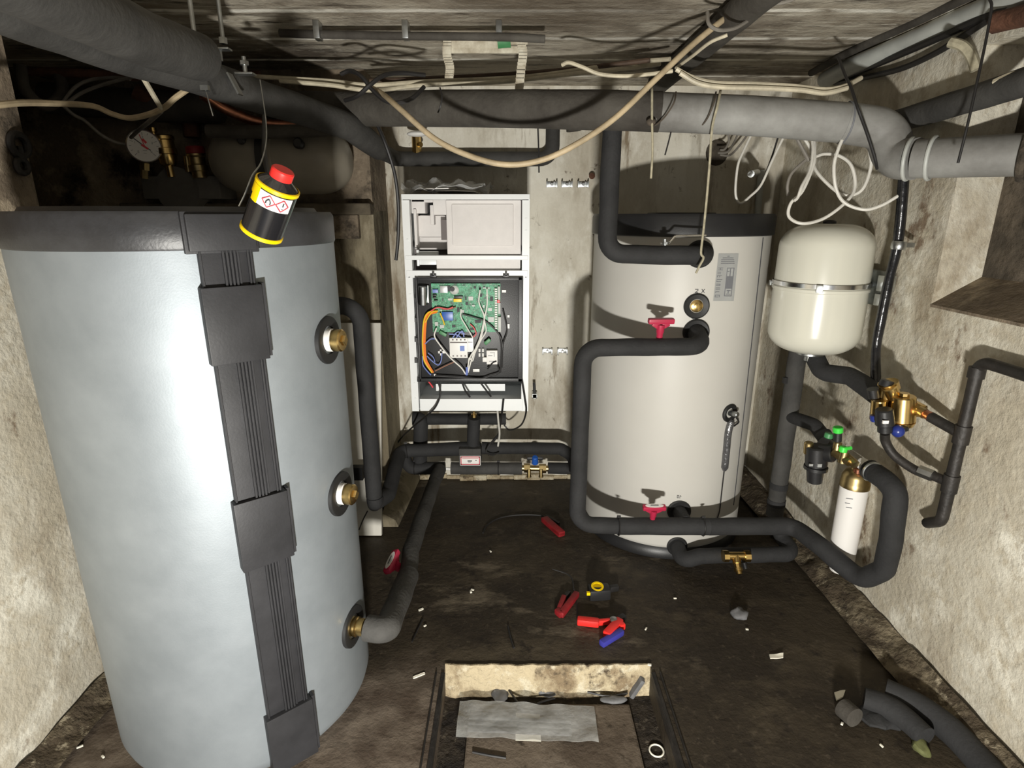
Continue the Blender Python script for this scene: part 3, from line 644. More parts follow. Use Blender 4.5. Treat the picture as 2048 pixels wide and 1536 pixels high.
part('valve_body', b, 'brass', bg)
b = B(); pc(1772, 772, 1776, 761, .019, .016, D=1.42); pc(1792, 772, 1796, 764, .006, D=1.42); pc(1785, 768, 1795, 768, .004, D=1.42); pc(1745, 778, 1748, 795, .014, D=1.43); part('cap', b, 'black_plastic', bg)
b = B(); pc(1768, 818, 1770, 850, .020, .022, D=1.36, bev=.003); pc(1770, 850, 1770, 863, .017, D=1.37); pc(1800, 850, 1799, 858, .020, D=1.37); kn = part('black_knob', b, 'black_plastic', bg, 'black adjusting knob')
b = B(); box(b, pt(1771, 844, 1.336), (.014, .004, .008)); part('knob_label', b, 'label_white', kn)
b = B(); ball(b, pt(1796, 862, 1.36), .0155, (1, 1, 1.05)); part('blue_knob', b, 'navy_plastic', bg, 'blue round knob')
b = B(); pc(1749, 830, 1750, 842, .011, D=1.40, bev=.002); part('blue_cap', b, 'navy_plastic', bg, 'blue cap')
b = B(); pc(1836, 820, 1850, 828, .013, D=1.365, D2=1.345); part('union', b, 'brass_dull', bg)
b = B(); pc(1848, 826, 1862, 834, .011, .012, D=1.35, D2=1.325); part('copper_fitting', b, 'copper', bg, 'copper press fitting')
# black steel pipe frame on the right wall
XW = 1.055
vy = pxw(1925, 865, XW).y
a1 = pxw(2075, 752, XW - .0); a1 = V((XW, a1.y, pxw(2048, 740, XW).z)); zt = pxw(1960, 722, XW).z
fr = thing('steel_pipe', 'rusty black steel pipe frame with two branches on the right wall', 'pipe', V((XW, vy, pxw(1885, 1020, XW).z)))
b = B(); tube(b, fillet([V((XW, -.6, zt)), V((XW, vy, zt)), V((XW, vy, pxw(1880, 1040, XW).z)), V((XW + .01, vy + .055, pxw(1846, 1046, XW).z))], .03), .0135, 12, .06); part('main_pipe', b, 'steel_black', fr)
b = B(); tube(b, dens([pt(1860, 833, 1.33), V((XW, vy + .005, pxw(1918, 866, XW).z))], .02), .0125, 12, .06); part('branch_pipe', b, 'steel_black', fr)
b = B(); tube(b, spline([pt(1770, 866, 1.38), pt(1772, 885, 1.385), pt(1790, 912, 1.37), pt(1830, 940, 1.33), pt(1862, 950, 1.30), V((XW, vy + .005, pxw(1893, 962, XW).z))], 5), .0115, 12, .06); part('branch_pipe', b, 'steel_black', fr)
b = B(); cyl(b, pt(1838, 941, 1.322), pt(1866, 952, 1.295), .0155, n=8); part('union', b, 'zinc', fr); b = B()
for (x, y) in ((1918, 866), (1893, 962)): q = V((XW, vy, pxw(x, y, XW).z)); b = B(); cyl(b, q - V((0, 0, .022)), q + V((0, 0, .022)), .017); part('tee', b, 'steel_black', fr)
b = B(); cyl(b, V((XW, vy, zt - .04)), V((XW, vy, zt - .015)), .017); part('tee', b, 'steel_black', fr)
# glossy black drain pipe coming down the wall
b = B(); P = [pt(1808, 345, 1.56), pt(1802, 430, 1.56), pt(1793, 500, 1.57), pt(1778, 560, 1.57), pt(1762, 640, 1.57), pt(1752, 700, 1.57), pt(1752, 770, 1.53)]
dp = thing('drain_hose', 'glossy black pipe running down the right wall beside the expansion vessel', 'pipe', P[-1])
tube(b, spline(P, 8), .0125, 12, .08); part('hose', b, 'glossy_black', dp)
b = B(); q = pt(1797, 490, 1.56); lathe(b, q - V((0, 0, .012)), (.08, 0, 1), [(0, .016), (.006, .0185), (.018, .0185), (.022, .016)], 16); box(b, q + V((.025, 0, 0)), (.03, .01, .012)); part('clamp', b, 'zinc', dp)
# ------------------------------------------------------------------ pressure reducer, green-capped valves, filter bottle
pr = thing('pressure_reducer', 'black plastic pressure reducer hanging at the end of the short branch', 'valve', pt(1632, 965, 1.55))
b = B(); D = 1.56
pc(1634, 892, 1632, 932, .030, .030, D=D, bev=.004); pc(1640, 905, 1668, 907, .026, D=D, D2=1.53, bev=.003); pc(1646, 885, 1664, 900, .022, D=1.58); pc(1632, 932, 1631, 938, .033, D=D)
part('housing', b, 'black_plastic', pr)
b = B(); pc(1631, 936, 1629, 964, .024, .021, D=D, bev=.002); part('bowl', b, 'black_plastic', pr)
b = B(); pc(1618, 884, 1616, 908, .013, D=1.57, bev=.003); part('plug', b, 'brass_dull', pr)
b = B(); pc(1644, 862, 1652, 872, .030, .030, D=1.62, D2=1.60) if False else pc(1646, 868, 1656, 884, .024, D=1.62); part('collar', b, 'black_rubber', pr)
bb2 = B(); box(bb2, pt(1639, 931, 1.53), (.012, .004, .010)); box(bb2, pt(1622, 930, 1.535), (.010, .004, .007)); part('marking', bb2, 'label_grey', pr)
fv = thing('filling_valve', 'brass filling fitting with bright green caps between reducer and filter', 'valve', pt(1690, 930, 1.50))
b = B(); pc(1676, 885, 1671, 912, .011, .013, D=1.52); pc(1668, 905, 1700, 925, .012, D=1.52, D2=1.47); pc(1690, 903, 1684, 925, .012, D=1.49); pc(1695, 915, 1712, 930, .012, D=1.49, D2=1.46); part('valve_body', b, 'brass_dull', fv)
b = B(); pc(1676, 854, 1676, 865, .0135, D=1.52, bev=.002); part('green_cap', b, 'green_plastic', fv, 'bright green cap')
b = B(); pc(1676, 864, 1675, 882, .011, D=1.52); part('cap_neck', b, 'black_plastic', fv)
b = B(); pc(1659, 866, 1656, 876, .012, D=1.56, bev=.002); part('green_cap', b, 'green_dark', fv, 'green cap')
b = B(); pc(1688, 893, 1685, 904, .011, D=1.48, bev=.002); tube(b, [pt(1688, 897, 1.48), pt(1702, 896, 1.46)], .005, 8); part('green_lever', b, 'green_plastic', fv, 'green lever knob')
fb = thing('filter_cartridge', 'white filter bottle with brass head hanging on the right wall', 'filter', pt(1690, 1140, 1.57))
fa = pt(1709, 972, 1.585); fz = pt(1692, 1142, 1.585); fx = V((fa.x, fa.y, 0)); fz = V((fa.x, fa.y, fz.z)); LF = fa.z - fz.z
b = B(); lathe(b, fz, (0, 0, 1), [(0, .020), (.004, .027), (.03, .035), (.05, .0378), (LF, .0390), (LF + .002, .037)], 40); bo = part('bottle', b, 'label_white', fb)
b = B(); lathe(b, fz + V((0, 0, LF - .001)), (0, 0, 1), [(0, .0412), (.016, .0412), (.018, .040), (.036, .039), (.052, .030), (.058, .018), (.068, .016)], 40); part('brass_head', b, 'brass_dull', fb, 'brass head')
b = B()
for (x, y, w) in ((1692, 996, 14), (1690, 1005, 10), (1692, 1014, 12)): pq_ = ((x, y), (x + w, y + 1.5), (x + w, y + 2.8), (x, y + 1.3)); patch(b, fx, .0392, pq_, 3, 1, .0006)
part('print', b, 'ink_grey', bo)
b = B(); pc(1712, 930, 1742, 938, .013, D=1.56, D2=1.53); pc(1716, 938, 1714, 952, .012, D=1.57); part('outlet', b, 'copper', fb, 'reddish outlet fitting')
b = B(); lathe(b, pt(1724, 934, 1.52), V((.1, -.35, .9)), [(0, .016), (.018, .019), (.020, .017)], 20); part('white_cap', b, 'white_plastic', fb, 'white turning cap')
b = B(); cyl(b, pt(1744, 937, 1.50), pt(1763, 932, 1.47), .003); part('drain_pin', b, 'white_plastic', fb)
b = B(); ring(b, pt(1744, 943, 1.465), P5[-1] - P5[-2], .026, .004); part('hose_clip', b, 'zinc', fb)
# ------------------------------------------------------------------ the open heating cabinet
DC = 2.06
hc = thing('heating_cabinet', 'open white heating cabinet showing circuit boards, mounted on the back wall', 'cabinet', pt(940, 822, DC + .2))
xl, xr, z0, z1 = pt(815, 600, DC).x - .003, pt(1058, 600, DC).x, pt(940, 822, DC).z, pt(940, 388, DC).z
b = B(); bb(b, xl + .002, xr - .002, 2.40, 2.455, z0, z1); bb(b, xl, xl + .004, DC, 2.455, z0, z1); bb(b, xr - .004, xr, DC, 2.455, z0, z1); bb(b, xl, xr, DC + .01, 2.455, z1 - .004, z1); bb(b, xl, xr, DC + .02, 2.455, z0, z0 + .004); part('case', b, 'white_metal', hc, smooth=False)
b = B(); bb(b, xl, xl + .026, DC - .002, DC + .002, z0, z1 - .02); bb(b, xl + .022, xl + .026, DC, DC + .03, z0, z1 - .02)
for z in (z0 + .05, z0 + .11, z0 + .44, z0 + .5, z0 + .63): cyl(b, (xl + .014, DC - .004, z), (xl + .014, DC, z), .004, n=10)
part('side_flange', b, 'white_metal', hc, smooth=False)
b = B(); bb(b, xr - .026, xr, DC - .002, DC + .002, z0, z1 - .02); bb(b, xr - .026, xr - .022, DC, DC + .03, z0, z1 - .02)
for z in (z0 + .05, z0 + .28, z0 + .50, z0 + .66, z0 + .70): cyl(b, (xr - .012, DC - .004, z), (xr - .012, DC, z), .004, n=10)
part('side_flange', b, 'white_metal', hc, smooth=False)
def rail(y0, y1, dep=.03, x0=None, x1=None, D=DC - .004):
    b = B(); bb(b, x0 if x0 is not None else xl + .004, x1 if x1 is not None else xr - .004, D, D + dep, pt(940, y1, D).z, pt(940, y0, D).z, .002); return part('cross_rail', b, 'white_metal', hc, smooth=False)
rail(388, 399, .05, xl + .001, xr, DC - .010); rail(511, 520); rail(541, 556, .02); rail(798, 822, .05, xl + .03, xr - .02)
b = B(); pb(b, 872, 768, 1010, 782, DC + .05, .01); part('cross_rail', b, 'white_metal', hc, smooth=False)
# foam-moulded upper block
b = B(); pb(b, 893, 400, 1042, 510, DC + .015, .25, .004); fo = part('foam_block', b, 'white_foam', hc)
b = B(); pb(b, 904, 408, 1027, 491, DC + .007, .02, .005); part('raised_panel', b, 'white_foam', fo)
b = B(); pb(b, 822, 398, 850, 427, DC + .10, .10, .003); pb(b, 822, 398, 895, 405, DC + .10, .10, .003); pb(b, 835, 430, 893, 475, DC + .13, .10, .012); pb(b, 866, 398, 895, 430, DC + .06, .10, .004); pb(b, 828, 418, 834, 495, DC + .09, .05, .003); pb(b, 860, 410, 868, 450, DC + .09, .05, .004)
part('foam_moulding', b, 'white_foam', hc); b = B(); pb(b, 828, 472, 895, 500, DC + .16, .1, .01); part('foam_trough', b, 'white_foam', hc)
b = B(); pb(b, 835, 503, 876, 511, DC + .04, .03, .002); pb(b, 838, 519, 873, 530, DC + .04, .05, .002); pb(b, 833, 500, 838, 532, DC + .03, .02, .002); part('inner_bracket', b, 'white_metal', hc)
b = B(); pb(b, 873, 519, 1041, 541, DC + .02, .06, .003); part('foam_panel', b, 'white_foam', hc)
for r_, dd in (((824, 495, 893, 540), .20), ((1036, 398, 1050, 560), .12), ((882, 440, 895, 480), .09)): b = B(); pb(b, *r_, DC + dd, .02); part('inner_panel', b, 'grey_dark', hc, 'dark inner panel')
# black electronics tray, hinged slightly open
tr = B(); pb(tr, 834, 557, 1045, 762, DC - .008, .008, .002); tray = part('electronics_tray', tr, 'black_plastic', hc, 'black electronics tray')
b = B()
for r_ in ((834, 555, 1045, 561), (834, 757, 1045, 764), (834, 555, 838, 764), (1036, 555, 1046, 764)): pb(b, *r_, DC - .026, .022, .002)
for x in (866, 1012): pb(b, x - 6, 549, x + 6, 556, DC - .02, .01, .001); pb(b, x - 2, 544, x + 2, 552, DC - .02, .01, .001)
for y in (600, 640, 680, 722): pb(b, 829, y - 4, 835, y + 4, DC - .022, .012)
part('tray_rim', b, 'black_plastic', tray)
b = B(); pb(b, 864, 567, 1001, 664, DC - .020, .003); pb(b, 878, 571, 930, 604, DC - .023, .004); pc_ = part('circuit_board', b, 'pcb', tray, 'green circuit board')
D0 = DC - .020
def comp(name, rects, m, dep=.010, label=None, parent=None):
    if name == 'terminal_strip':
        b = B(); pb(b, rects[0][0] - .5, rects[0][1] - 1, rects[0][2] + .5, rects[-1][3] + 1, D0 - .006, .006, mi=1)
        for r_ in rects: pb(b, *r_, D0 - dep, dep, .0006)
        return part(name, b, [m, 'green_dark'], pc_)
    for r_ in rects:
        b = B(); pb(b, *r_, D0 - dep, dep, .0006 if dep > .004 else 0); part(name, b, m, parent or pc_, label)
comp('terminal_strip', [(989.5, 577 + k * 4.6, 994.5, 579.8 + k * 4.6) for k in range(18)], 'white_plastic', .012)
comp('terminal_block', [(996, 573, 1000, 600), (996, 606, 1001, 628), (996, 634, 1002, 664)], 'pipe_pale', .014)
comp('relay', [(865, 579, 876, 586)], 'wire_blue', .012, 'blue relay'); comp('relay', [(884, 624, 906, 641)], 'blue_plastic', .012, 'blue relay')
comp('relay', [(865, 589, 873, 592), (865, 594, 872, 597), (868, 600, 875, 602)], 'cable_black', .012)
comp('transformer', [(907, 598, 923, 604)], 'yellow', .014, 'yellow transformer'); comp('transformer', [(908, 592, 926, 597)], 'black_plastic', .012)
comp('shield_plate', [(880, 572, 895, 586)], 'label_grey', .006)
comp('chip', [(947, 573, 952, 577), (958, 574, 962, 579), (966, 573, 970, 576), (980, 594, 986, 602), (960, 588, 964, 594), (931, 604, 936, 610), (914, 615, 919, 624), (928, 594, 933, 600), (950, 640, 962, 646), (904, 650, 911, 655), (940, 656, 950, 660)], 'ink', .003)
comp('chip', [(966, 575, 980, 577), (937, 593, 946, 601), (972, 589, 976, 592), (944, 610, 950, 613), (966, 610, 969, 616), (976, 616, 984, 622), (896, 597, 905, 601), (870, 644, 876, 652), (880, 650, 888, 656), (922, 620, 928, 626), (976, 634, 988, 644)], 'pipe_pale', .004)
b = B(); lathe(b, pt(909, 580, D0), (0, -1, 0), [(0, .016), (.004, .016), (.006, .012)], 24); part('buzzer', b, 'pipe_pale', pc_); b = B(); lathe(b, pt(905, 578, D0 - .004), (0, -1, 0), [(0, .008), (.008, .008)], 16); box(b, pt(898, 577, D0 - .003), (.010, .006, .02)); part('capacitor', b, 'ink', pc_)
comp('red_component', [(994, 600, 1000, 606)], 'wire_red', .016, 'red component')
ct = B(); pb(ct, 899, 676, 935, 716, DC - .042, .032, .002); con = part('contactor', ct, 'white_plastic', tray, 'white contactor switch')
b = B(); pb(b, 934, 676, 947, 704, DC - .038, .028, .002); part('aux_block', b, 'white_metal', con)
b = B(); pb(b, 900, 684, 934, 686, DC - .0435, .002); pb(b, 920, 692, 929, 702, DC - .0435, .002, mi=1); pb(b, 936, 684, 945, 685, DC - .0395, .002)
for k in range(4): pb(b, 904 + k * 8, 678, 907 + k * 8, 681, DC - .0435, .002); pb(b, 905 + k * 8, 711, 908 + k * 8, 713, DC - .0435, .002)
part('contactor_print', b, ['grey_dark', 'blue_plastic'], con)
b = B(); pb(b, 973, 701, 995, 729, DC - .030, .022, .002); pb(b, 965, 715, 974, 724, DC - .028, .018, .002); rl = part('relay_box', b, 'label_white', tray, 'white relay box')
b = B()
for r_ in ((980, 705, 990, 706), (976, 711, 985, 712), (988, 707, 989, 714), (978, 722, 990, 723)): pb(b, *r_, DC - .0305, .001)
part('relay_print', b, 'ink_grey', rl)
b = B()
for (x, y) in ((959, 700), (966, 700), (959, 709), (966, 709)): cyl(b, pt(x, y - 3, DC - .016), pt(x, y + 4, DC - .016), .004, n=10)
pb(b, 876, 702, 891, 707, DC - .018, .012, .001); pb(b, 946, 738, 959, 744, DC - .014, .006, .001); pb(b, 880, 699, 883, 711, DC - .018, .008); pb(b, 1004, 580, 1012, 585, DC - .014, .006); pb(b, 1015, 630, 1019, 635, DC - .014, .006); pb(b, 1015, 648, 1019, 657, DC - .014, .006); pb(b, 868, 748, 872, 752, DC - .022, .006); part('wire_connector', b, 'white_plastic', tray)
b = B(); lathe(b, pt(846, 590, DC - .022), (.05, -.2, 1), [(-.035, .014), (-.033, .017), (.033, .017), (.035, .014)], 20); lathe(b, pt(856, 588, DC - .02), (0, 0, 1), [(-.03, .006), (.03, .006)], 12); part('capacitor', b, 'zinc', tray)
b = B(); X = pt(894, 672, DC) - pt(878, 663, DC); box(b, pt(886, 667, DC - .03), (.028, .012, .012), X, (0, 1, 0), .002); X = pt(982, 676, DC) - pt(966, 690, DC); box(b, pt(975, 683, DC - .03), (.026, .012, .013), X, (0, 1, 0), .002); part('green_plug', b, 'green_dark', tray, 'green plug')
def wire(pts, r, m, D=DC - .03, label=None, parent=None):
    b = B(); tube(b, spline([pt(q[0], q[1], q[2] if len(q) > 2 else D) for q in pts], 6), r, 7); part('wire', b, m, parent or tray, label)
for k in range(4):
    o_ = k * 1.7
    wire([(876 - k, 622 + k), (858 + o_ * .3, 624 + o_), (848 + o_, 640), (845 + o_, 680), (847 + o_, 715), (853 + o_, 730), (864 + o_ * .6, 745)], .0026, 'wire_orange' if k else 'wire_yellow', DC - .034 + k * .002)
wire([(880, 626), (886, 640), (889, 650)], .0026, 'wire_yellow', DC - .036); wire([(870, 622), (862, 626), (850, 645)], .0024, 'wire_yellow', DC - .037)
wire([(862, 622), (875, 615), (895, 618), (906, 614)], .0026, 'wire_red', DC - .036); wire([(884, 619), (900, 618), (912, 614)], .0022, 'wire_brown', DC - .034)
wire([(845, 712), (846, 730), (856, 744), (862, 750)], .0022, 'wire_blue', DC - .033); wire([(850, 688), (862, 678), (874, 680), (882, 694)], .0020, 'wire_blue', DC - .032)
wire([(854, 712), (864, 722), (876, 730), (882, 722), (884, 706)], .0020, 'wire_blue', DC - .034); wire([(856, 706), (866, 714), (870, 724)], .0018, 'wire_blue', DC - .033)
wire([(873, 656), (869, 672), (880, 690), (900, 715), (922, 735), (931, 748)], .0026, 'wire_white', DC - .048)
wire([(960, 580), (958, 605), (968, 632), (966, 660), (956, 690), (940, 715), (934, 745)], .0026, 'wire_white', DC - .046)
wire([(974, 578), (974, 610), (968, 640), (960, 676), (946, 710), (936, 745)], .0026, 'wire_white', DC - .044); wire([(968, 636), (972, 662), (962, 680), (950, 706), (945, 722), (938, 716), (936, 742)], .0022, 'wire_white', DC - .047)
wire([(922, 618), (922, 634), (932, 652), (946, 676)], .0022, 'wire_white', DC - .044); wire([(870, 742), (890, 732), (908, 724)], .0024, 'wire_brown', DC - .03)
for q in ([(905, 676), (915, 664), (930, 668)], [(912, 676), (924, 662), (928, 674)], [(898, 668), (914, 670), (926, 678)]): wire(q, .0022, 'wire_blue', DC - .036)
wire([(940, 648), (948, 656), (952, 668), (944, 676)], .0022, 'wire_red', DC - .034)
for q in ([(925, 628), (950, 635), (975, 645), (1000, 672), (1006, 700)], [(1006, 620), (1014, 660), (1006, 690), (1004, 735)], [(995, 730), (998, 745), (980, 752), (960, 757), (905, 754), (870, 752)], [(1000, 672), (1003, 700), (1001, 745)], [(993, 722), (985, 726), (975, 738)]): wire(q, .0028, 'cable_black', DC - .032)
wire([(934, 734), (934, 742), (933, 750)], .005, 'wire_blue', DC - .046, 'blue sleeve'); wire([(850, 757), (858, 764), (866, 775)], .0030, 'wire_red', DC - .02)
# loose cables leaving the cabinet
def cable(label, pts, r, m, D=1.5, name='cable', cat='cable', group=None, k=8, n=8, wob=0):
    b = B(); tube(b, spline([pt(q[0], q[1], q[2] if len(q) > 2 else D) for q in pts], k), r, n, wob)
    return single(name, b, m, label, cat, group)
cable('black cable drooping from the left bottom corner of the open cabinet to the wall', [(874, 756, 2.04), (881, 785, 2.03), (872, 812, 2.03), (855, 830, 2.05), (830, 850, 2.2), (806, 872, 2.36), (792, 890, 2.40)], .0035, 'cable_black')
cable('black cable looping down from the right bottom corner of the open cabinet', [(1044, 762, 2.03), (1050, 800, 2.03), (1052, 825, 2.05), (1042, 850, 2.2), (1020, 860, 2.3), (1008, 850, 2.32)], .0035, 'cable_black')
cable('black cable bundle hanging under the middle of the open cabinet', [(1007, 798, 2.04), (1004, 825, 2.06), (1001, 845, 2.15), (997, 868, 2.2), (985, 886, 2.21)], .004, 'cable_black')
cable('grey cable beside the black bundle under the open cabinet', [(995, 822, 2.12), (997, 845, 2.15), (999, 868, 2.18), (996, 892, 2.21)], .004, 'cable_white')
cable('thin black wire hung over the flow meter pipe below the cabinet', [(995, 870, 2.19), (980, 888, 2.2), (972, 904, 2.19), (985, 910, 2.2), (998, 905, 2.21)], .0028, 'cable_black')
for q, w_ in (([(924, 764, 2.05), (930, 780, 2.05), (940, 794, 2.06)], 'left'), ([(960, 764, 2.05), (972, 780, 2.05), (982, 793, 2.06)], 'right')):
    cable('short black cable in the lower opening of the cabinet, %s one of two' % w_, q, .0035, 'cable_black')
# plastic-wrapped papers lying on the cabinet
b = B(); zt_ = z1 + .001
pw = thing('document_bag', 'crumpled clear plastic bag with white papers lying on top of the open cabinet', 'bag', V((-.2, 2.2, zt_)))
sheet(b, [(-.385, 2.10, zt_), (-.10, 2.09, zt_), (-.07, 2.38, zt_ + .01), (-.385, 2.38, zt_ + .01)], .002, 24, 14, .055, 16, 4); part('plastic_wrap', b, 'poly_clear', pw)
b = B(); sheet(b, [(-.37, 2.12, zt_ + .012), (-.22, 2.10, zt_ + .010), (-.20, 2.34, zt_ + .028), (-.36, 2.34, zt_ + .036)], .003, 8, 6, .012, 9, 1); part('paper', b, 'label_white', pw); b = B(); sheet(b, [(-.28, 2.12, zt_ + .004), (-.13, 2.10, zt_ + .004), (-.12, 2.30, zt_ + .008), (-.27, 2.30, zt_ + .008)], .003, 8, 6, .008, 9, 3); part('paper', b, 'label_white', pw)
# pipe clamps left on the back wall
def wall_clamp(x, y, lab, grp):
    q = pt(x, y, 2.455); o = thing('pipe_clamp', lab, 'clamp', q, grp)
    b = B(); bb(b, q.x - .020, q.x + .020, 2.448, 2.46, q.z - .010, q.z + .010, .002); bb(b, q.x - .022, q.x - .017, 2.42, 2.46, q.z - .012, q.z + .012, .001); bb(b, q.x + .017, q.x + .022, 2.42, 2.46, q.z - .012, q.z + .012, .001); part('saddle', b, 'zinc', o)
    b = B(); cyl(b, (q.x, 2.43, q.z), (q.x, 2.46, q.z), .006, n=8, bev=.001); cyl(b, (q.x + .01, 2.432, q.z + .006), (q.x + .01, 2.45, q.z + .006), .004, n=6); part('bolt', b, 'chrome', o)
for x, w_ in ((1103, 'left one'), (1133, 'middle one'), (1165, 'right one')): wall_clamp(x, 369, 'small empty steel pipe clamp high on the back wall, %s of three' % w_, 'upper pipe clamps on the back wall')
for x, w_ in ((1094, 'left one'), (1124, 'right one')): wall_clamp(x, 701, 'small empty steel pipe clamp half way up the back wall, %s of two' % w_, 'lower pipe clamps on the back wall')
q = pt(1069, 790, 2.42); ho = thing('hose_cock', 'small metal fitting on the wall by the lower right corner of the cabinet', 'fitting', q)
b = B(); cyl(b, V((q.x, 2.46, q.z)), V((q.x, 2.40, q.z)), .011); box(b, (q.x, 2.41, q.z), (.022, .02, .022), bev=.003); part('body', b, 'zinc', ho); b = B(); cyl(b, V((q.x - .003, 2.41, q.z + .06)), V((q.x, 2.41, q.z + .008)), .006); part('stub', b, 'black_plastic', ho)
b = B(); cyl(b, pt(1184, 352, 2.462), pt(1184, 352, 2.43), .012); single('wall_plug', b, 'rust', 'dark round pipe stub sticking out of the back wall beside the rising pipe', 'stub')
# board leaning on the alcove wall
b = B(); q0 = V((-.488, 1.95, 0)); q1 = V((-.512, 2.165, .785)); up = (q1 - q0); box(b, (q0 + q1) / 2 + V((-.17, .004, .003)), (.34, .018, up.length), (1, 0, 0), V((0, up.z, -up.y)), .002)
for v in b.verts: v.co.z = max(v.co.z, .002)
single('board', b, 'board_white', 'white board leaning against the wall behind the silver tank', 'board')
cable('thin black wire lying over the foot of the leaning white board', [(735, 1022, 1.90), (726, 1040, 1.90), (718, 1060, 1.88)], .0025, 'cable_black')
b = B(); q = pt(716, 945, 1.95); box(b, q, (.04, .03, .05)); single('bracket', b, 'black_plastic', 'small black bracket at the board beside the silver tank', 'bracket')
# ------------------------------------------------------------------ alcove behind the silver tank
sg = thing('safety_group', 'boiler safety group with white gauge and brass valves behind the silver tank', 'safety valve', pt(362, 398, 2.08))
b = B(); pb(b, 284, 352, 440, 398, 2.08, .12, .004); q = pt(350, 352, 2.08); lathe(b, V((q.x, 2.08, q.z - .045)), (0, 1, 0), [(0, .075), (.10, .075)], 40); part('insulation_block', b, 'slate_block', sg, 'dark grey insulation block')
gq = pt(288, 292, 2.03); gn = V((.45, -.85, -.05)).normalized()
b = B(); lathe(b, gq, gn, [(-.03, .046), (-.004, .050), (.004, .0515), (.006, .050), (.003, .047), (.002, .047)], 40); ga = part('gauge', b, 'chrome', sg, 'round pressure gauge')
b = B(); lathe(b, gq, gn, [(.001, .0472), (.0026, .0472)], 40); fa_ = part('dial', b, 'label_white', ga)
gX = V((0, 0, 1)).cross(gn).normalized(); gY = gn.cross(gX)
b = B(); sg_ = []
for k in range(13):
    a = math.radians(225 - 270 * k / 12); r0 = .036 if k % 3 else .032
    sg_.append(((r0 * math.cos(a), r0 * math.sin(a)), (.041 * math.cos(a), .041 * math.sin(a))))
stroke(b, gq + gn * .003, gX, gY, sg_, .0012)
DIG = {0: [((0, 0), (0, 2)), ((0, 2), (1, 2)), ((1, 2), (1, 0)), ((1, 0), (0, 0))], 1: [((.5, 0), (.5, 2))], 2: [((0, 2), (1, 2)), ((1, 2), (1, 1)), ((1, 1), (0, 1)), ((0, 1), (0, 0)), ((0, 0), (1, 0))], 3: [((0, 2), (1, 2)), ((1, 2), (1, 0)), ((0, 1), (1, 1)), ((0, 0), (1, 0))], 4: [((0, 2), (0, 1)), ((0, 1), (1, 1)), ((1, 2), (1, 0))]}
for k in range(5):
    a = math.radians(225 - 270 * k / 4); cx, cy = .026 * math.cos(a) - .0015, .026 * math.sin(a) - .003
    stroke(b, gq + gn * .003, gX, gY, [((cx + p_[0] * .003, cy + p_[1] * .003), (cx + q_[0] * .003, cy + q_[1] * .003)) for p_, q_ in DIG[k]], .0008)
stroke(b, gq + gn * .003, gX, gY, [((-.005, -.014), (.006, -.014)), ((-.004, -.022), (.004, -.022))], .001)
part('dial_print', b, 'ink_grey', fa_)
b = B(); stroke(b, gq + gn * .0040, gX, gY, [((.016, -.012), (-.028, .024))], .0028); part('needle', b, 'ink', fa_); b = B(); stroke(b, gq + gn * .0034, gX, gY, [((.002, .0), (-.008, .034))], .0022); stroke(b, gq + gn * .0046, gX, gY, [((-.004, .002), (.008, -.007))], .006); stroke(b, gq + gn * .0034, gX, gY, [((.006, .012), (.001, .018))], .007); part('red_pointer', b, 'wire_red', fa_, 'red pointer')
b = B(); cyl(b, pt(289, 356, 2.07), pt(289, 318, 2.06), .012, n=8); cyl(b, pt(289, 340, 2.06), pt(289, 326, 2.06), .016, n=6); part('gauge_neck', b, 'brass_dull', sg)
b = B(); q = pt(342, 348, 2.08); lathe(b, q, (-.06, 0, 1), [(-.01, .012), (.025, .012), (.026, .020), (.035, .028), (.060, .030), (.062, .034), (.080, .034), (.082, .030), (.105, .030), (.108, .033), (.118, .033), (.122, .028)], 24); lathe(b, q + V((-.035, 0, .09)), (-.05, 0, 1), [(0, .008), (.04, .008), (.042, .011), (.055, .011)], 12); part('air_vent', b, 'brass', sg, 'brass air vent')
b = B(); q = pt(400, 350, 2.08); lathe(b, q, (-.05, 0, 1), [(-.01, .024), (.010, .024), (.012, .030), (.030, .031), (.034, .026), (.055, .026), (.060, .030), (.066, .030)], 24); lathe(b, q + V((-.036, 0, .01)), (0, 0, 1), [(0, .010), (.05, .010)], 10); rv = part('safety_valve', b, 'brass_dull', sg, 'brass relief valve')
b = B(); q2 = q + V((-.003, 0, .066)); lathe(b, q2, (-.05, 0, 1), [(0, .027), (.002, .030), (.020, .030), (.024, .027)], 24); part('red_cap', b, 'red_dark', rv, 'red screw cap')
# grey vessel lying in the alcove
gv = thing('grey_vessel', 'beige-grey pressure vessel lying crosswise in the alcove behind the silver tank', 'expansion vessel', pt(565, 388, 2.05))
c0 = pt(565, 321, 2.07); Lh, Rg = .232, .108
prof = [(-Lh, .02)] + [(-Lh + .10 * (1 - math.sin(PI / 2 * (1 - k / 7))) if False else -Lh + .11 * (1 - math.cos(PI / 2 * k / 7)), .02 + (Rg - .02) * math.sin(PI / 2 * k / 7)) for k in range(1, 8)]
prof += [(-.015, Rg), (-.012, Rg + .003), (.0, Rg + .003), (.003, Rg)] + [(-h, r) for h, r in reversed(prof)]
b = B(); lathe(b, c0, (1, 0, 0), prof, 48); part('shell', b, 'vessel_grey', gv)
b = B(); lathe(b, c0 + V((-.045, 0, 0)), (1, 0, 0), [(0, Rg + .002), (0, Rg + .006), (.022, Rg + .006), (.022, Rg + .002)], 48, cap=False); part('strap', b, 'black_rubber', gv)
b = B(); q = pt(597, 288, 2.06 - .115); lathe(b, q + V((0, .02, 0)), (0, -1, .1), [(0, .014), (.022, .017), (.03, .012)], 20); part('knob', b, 'black_plastic', gv)
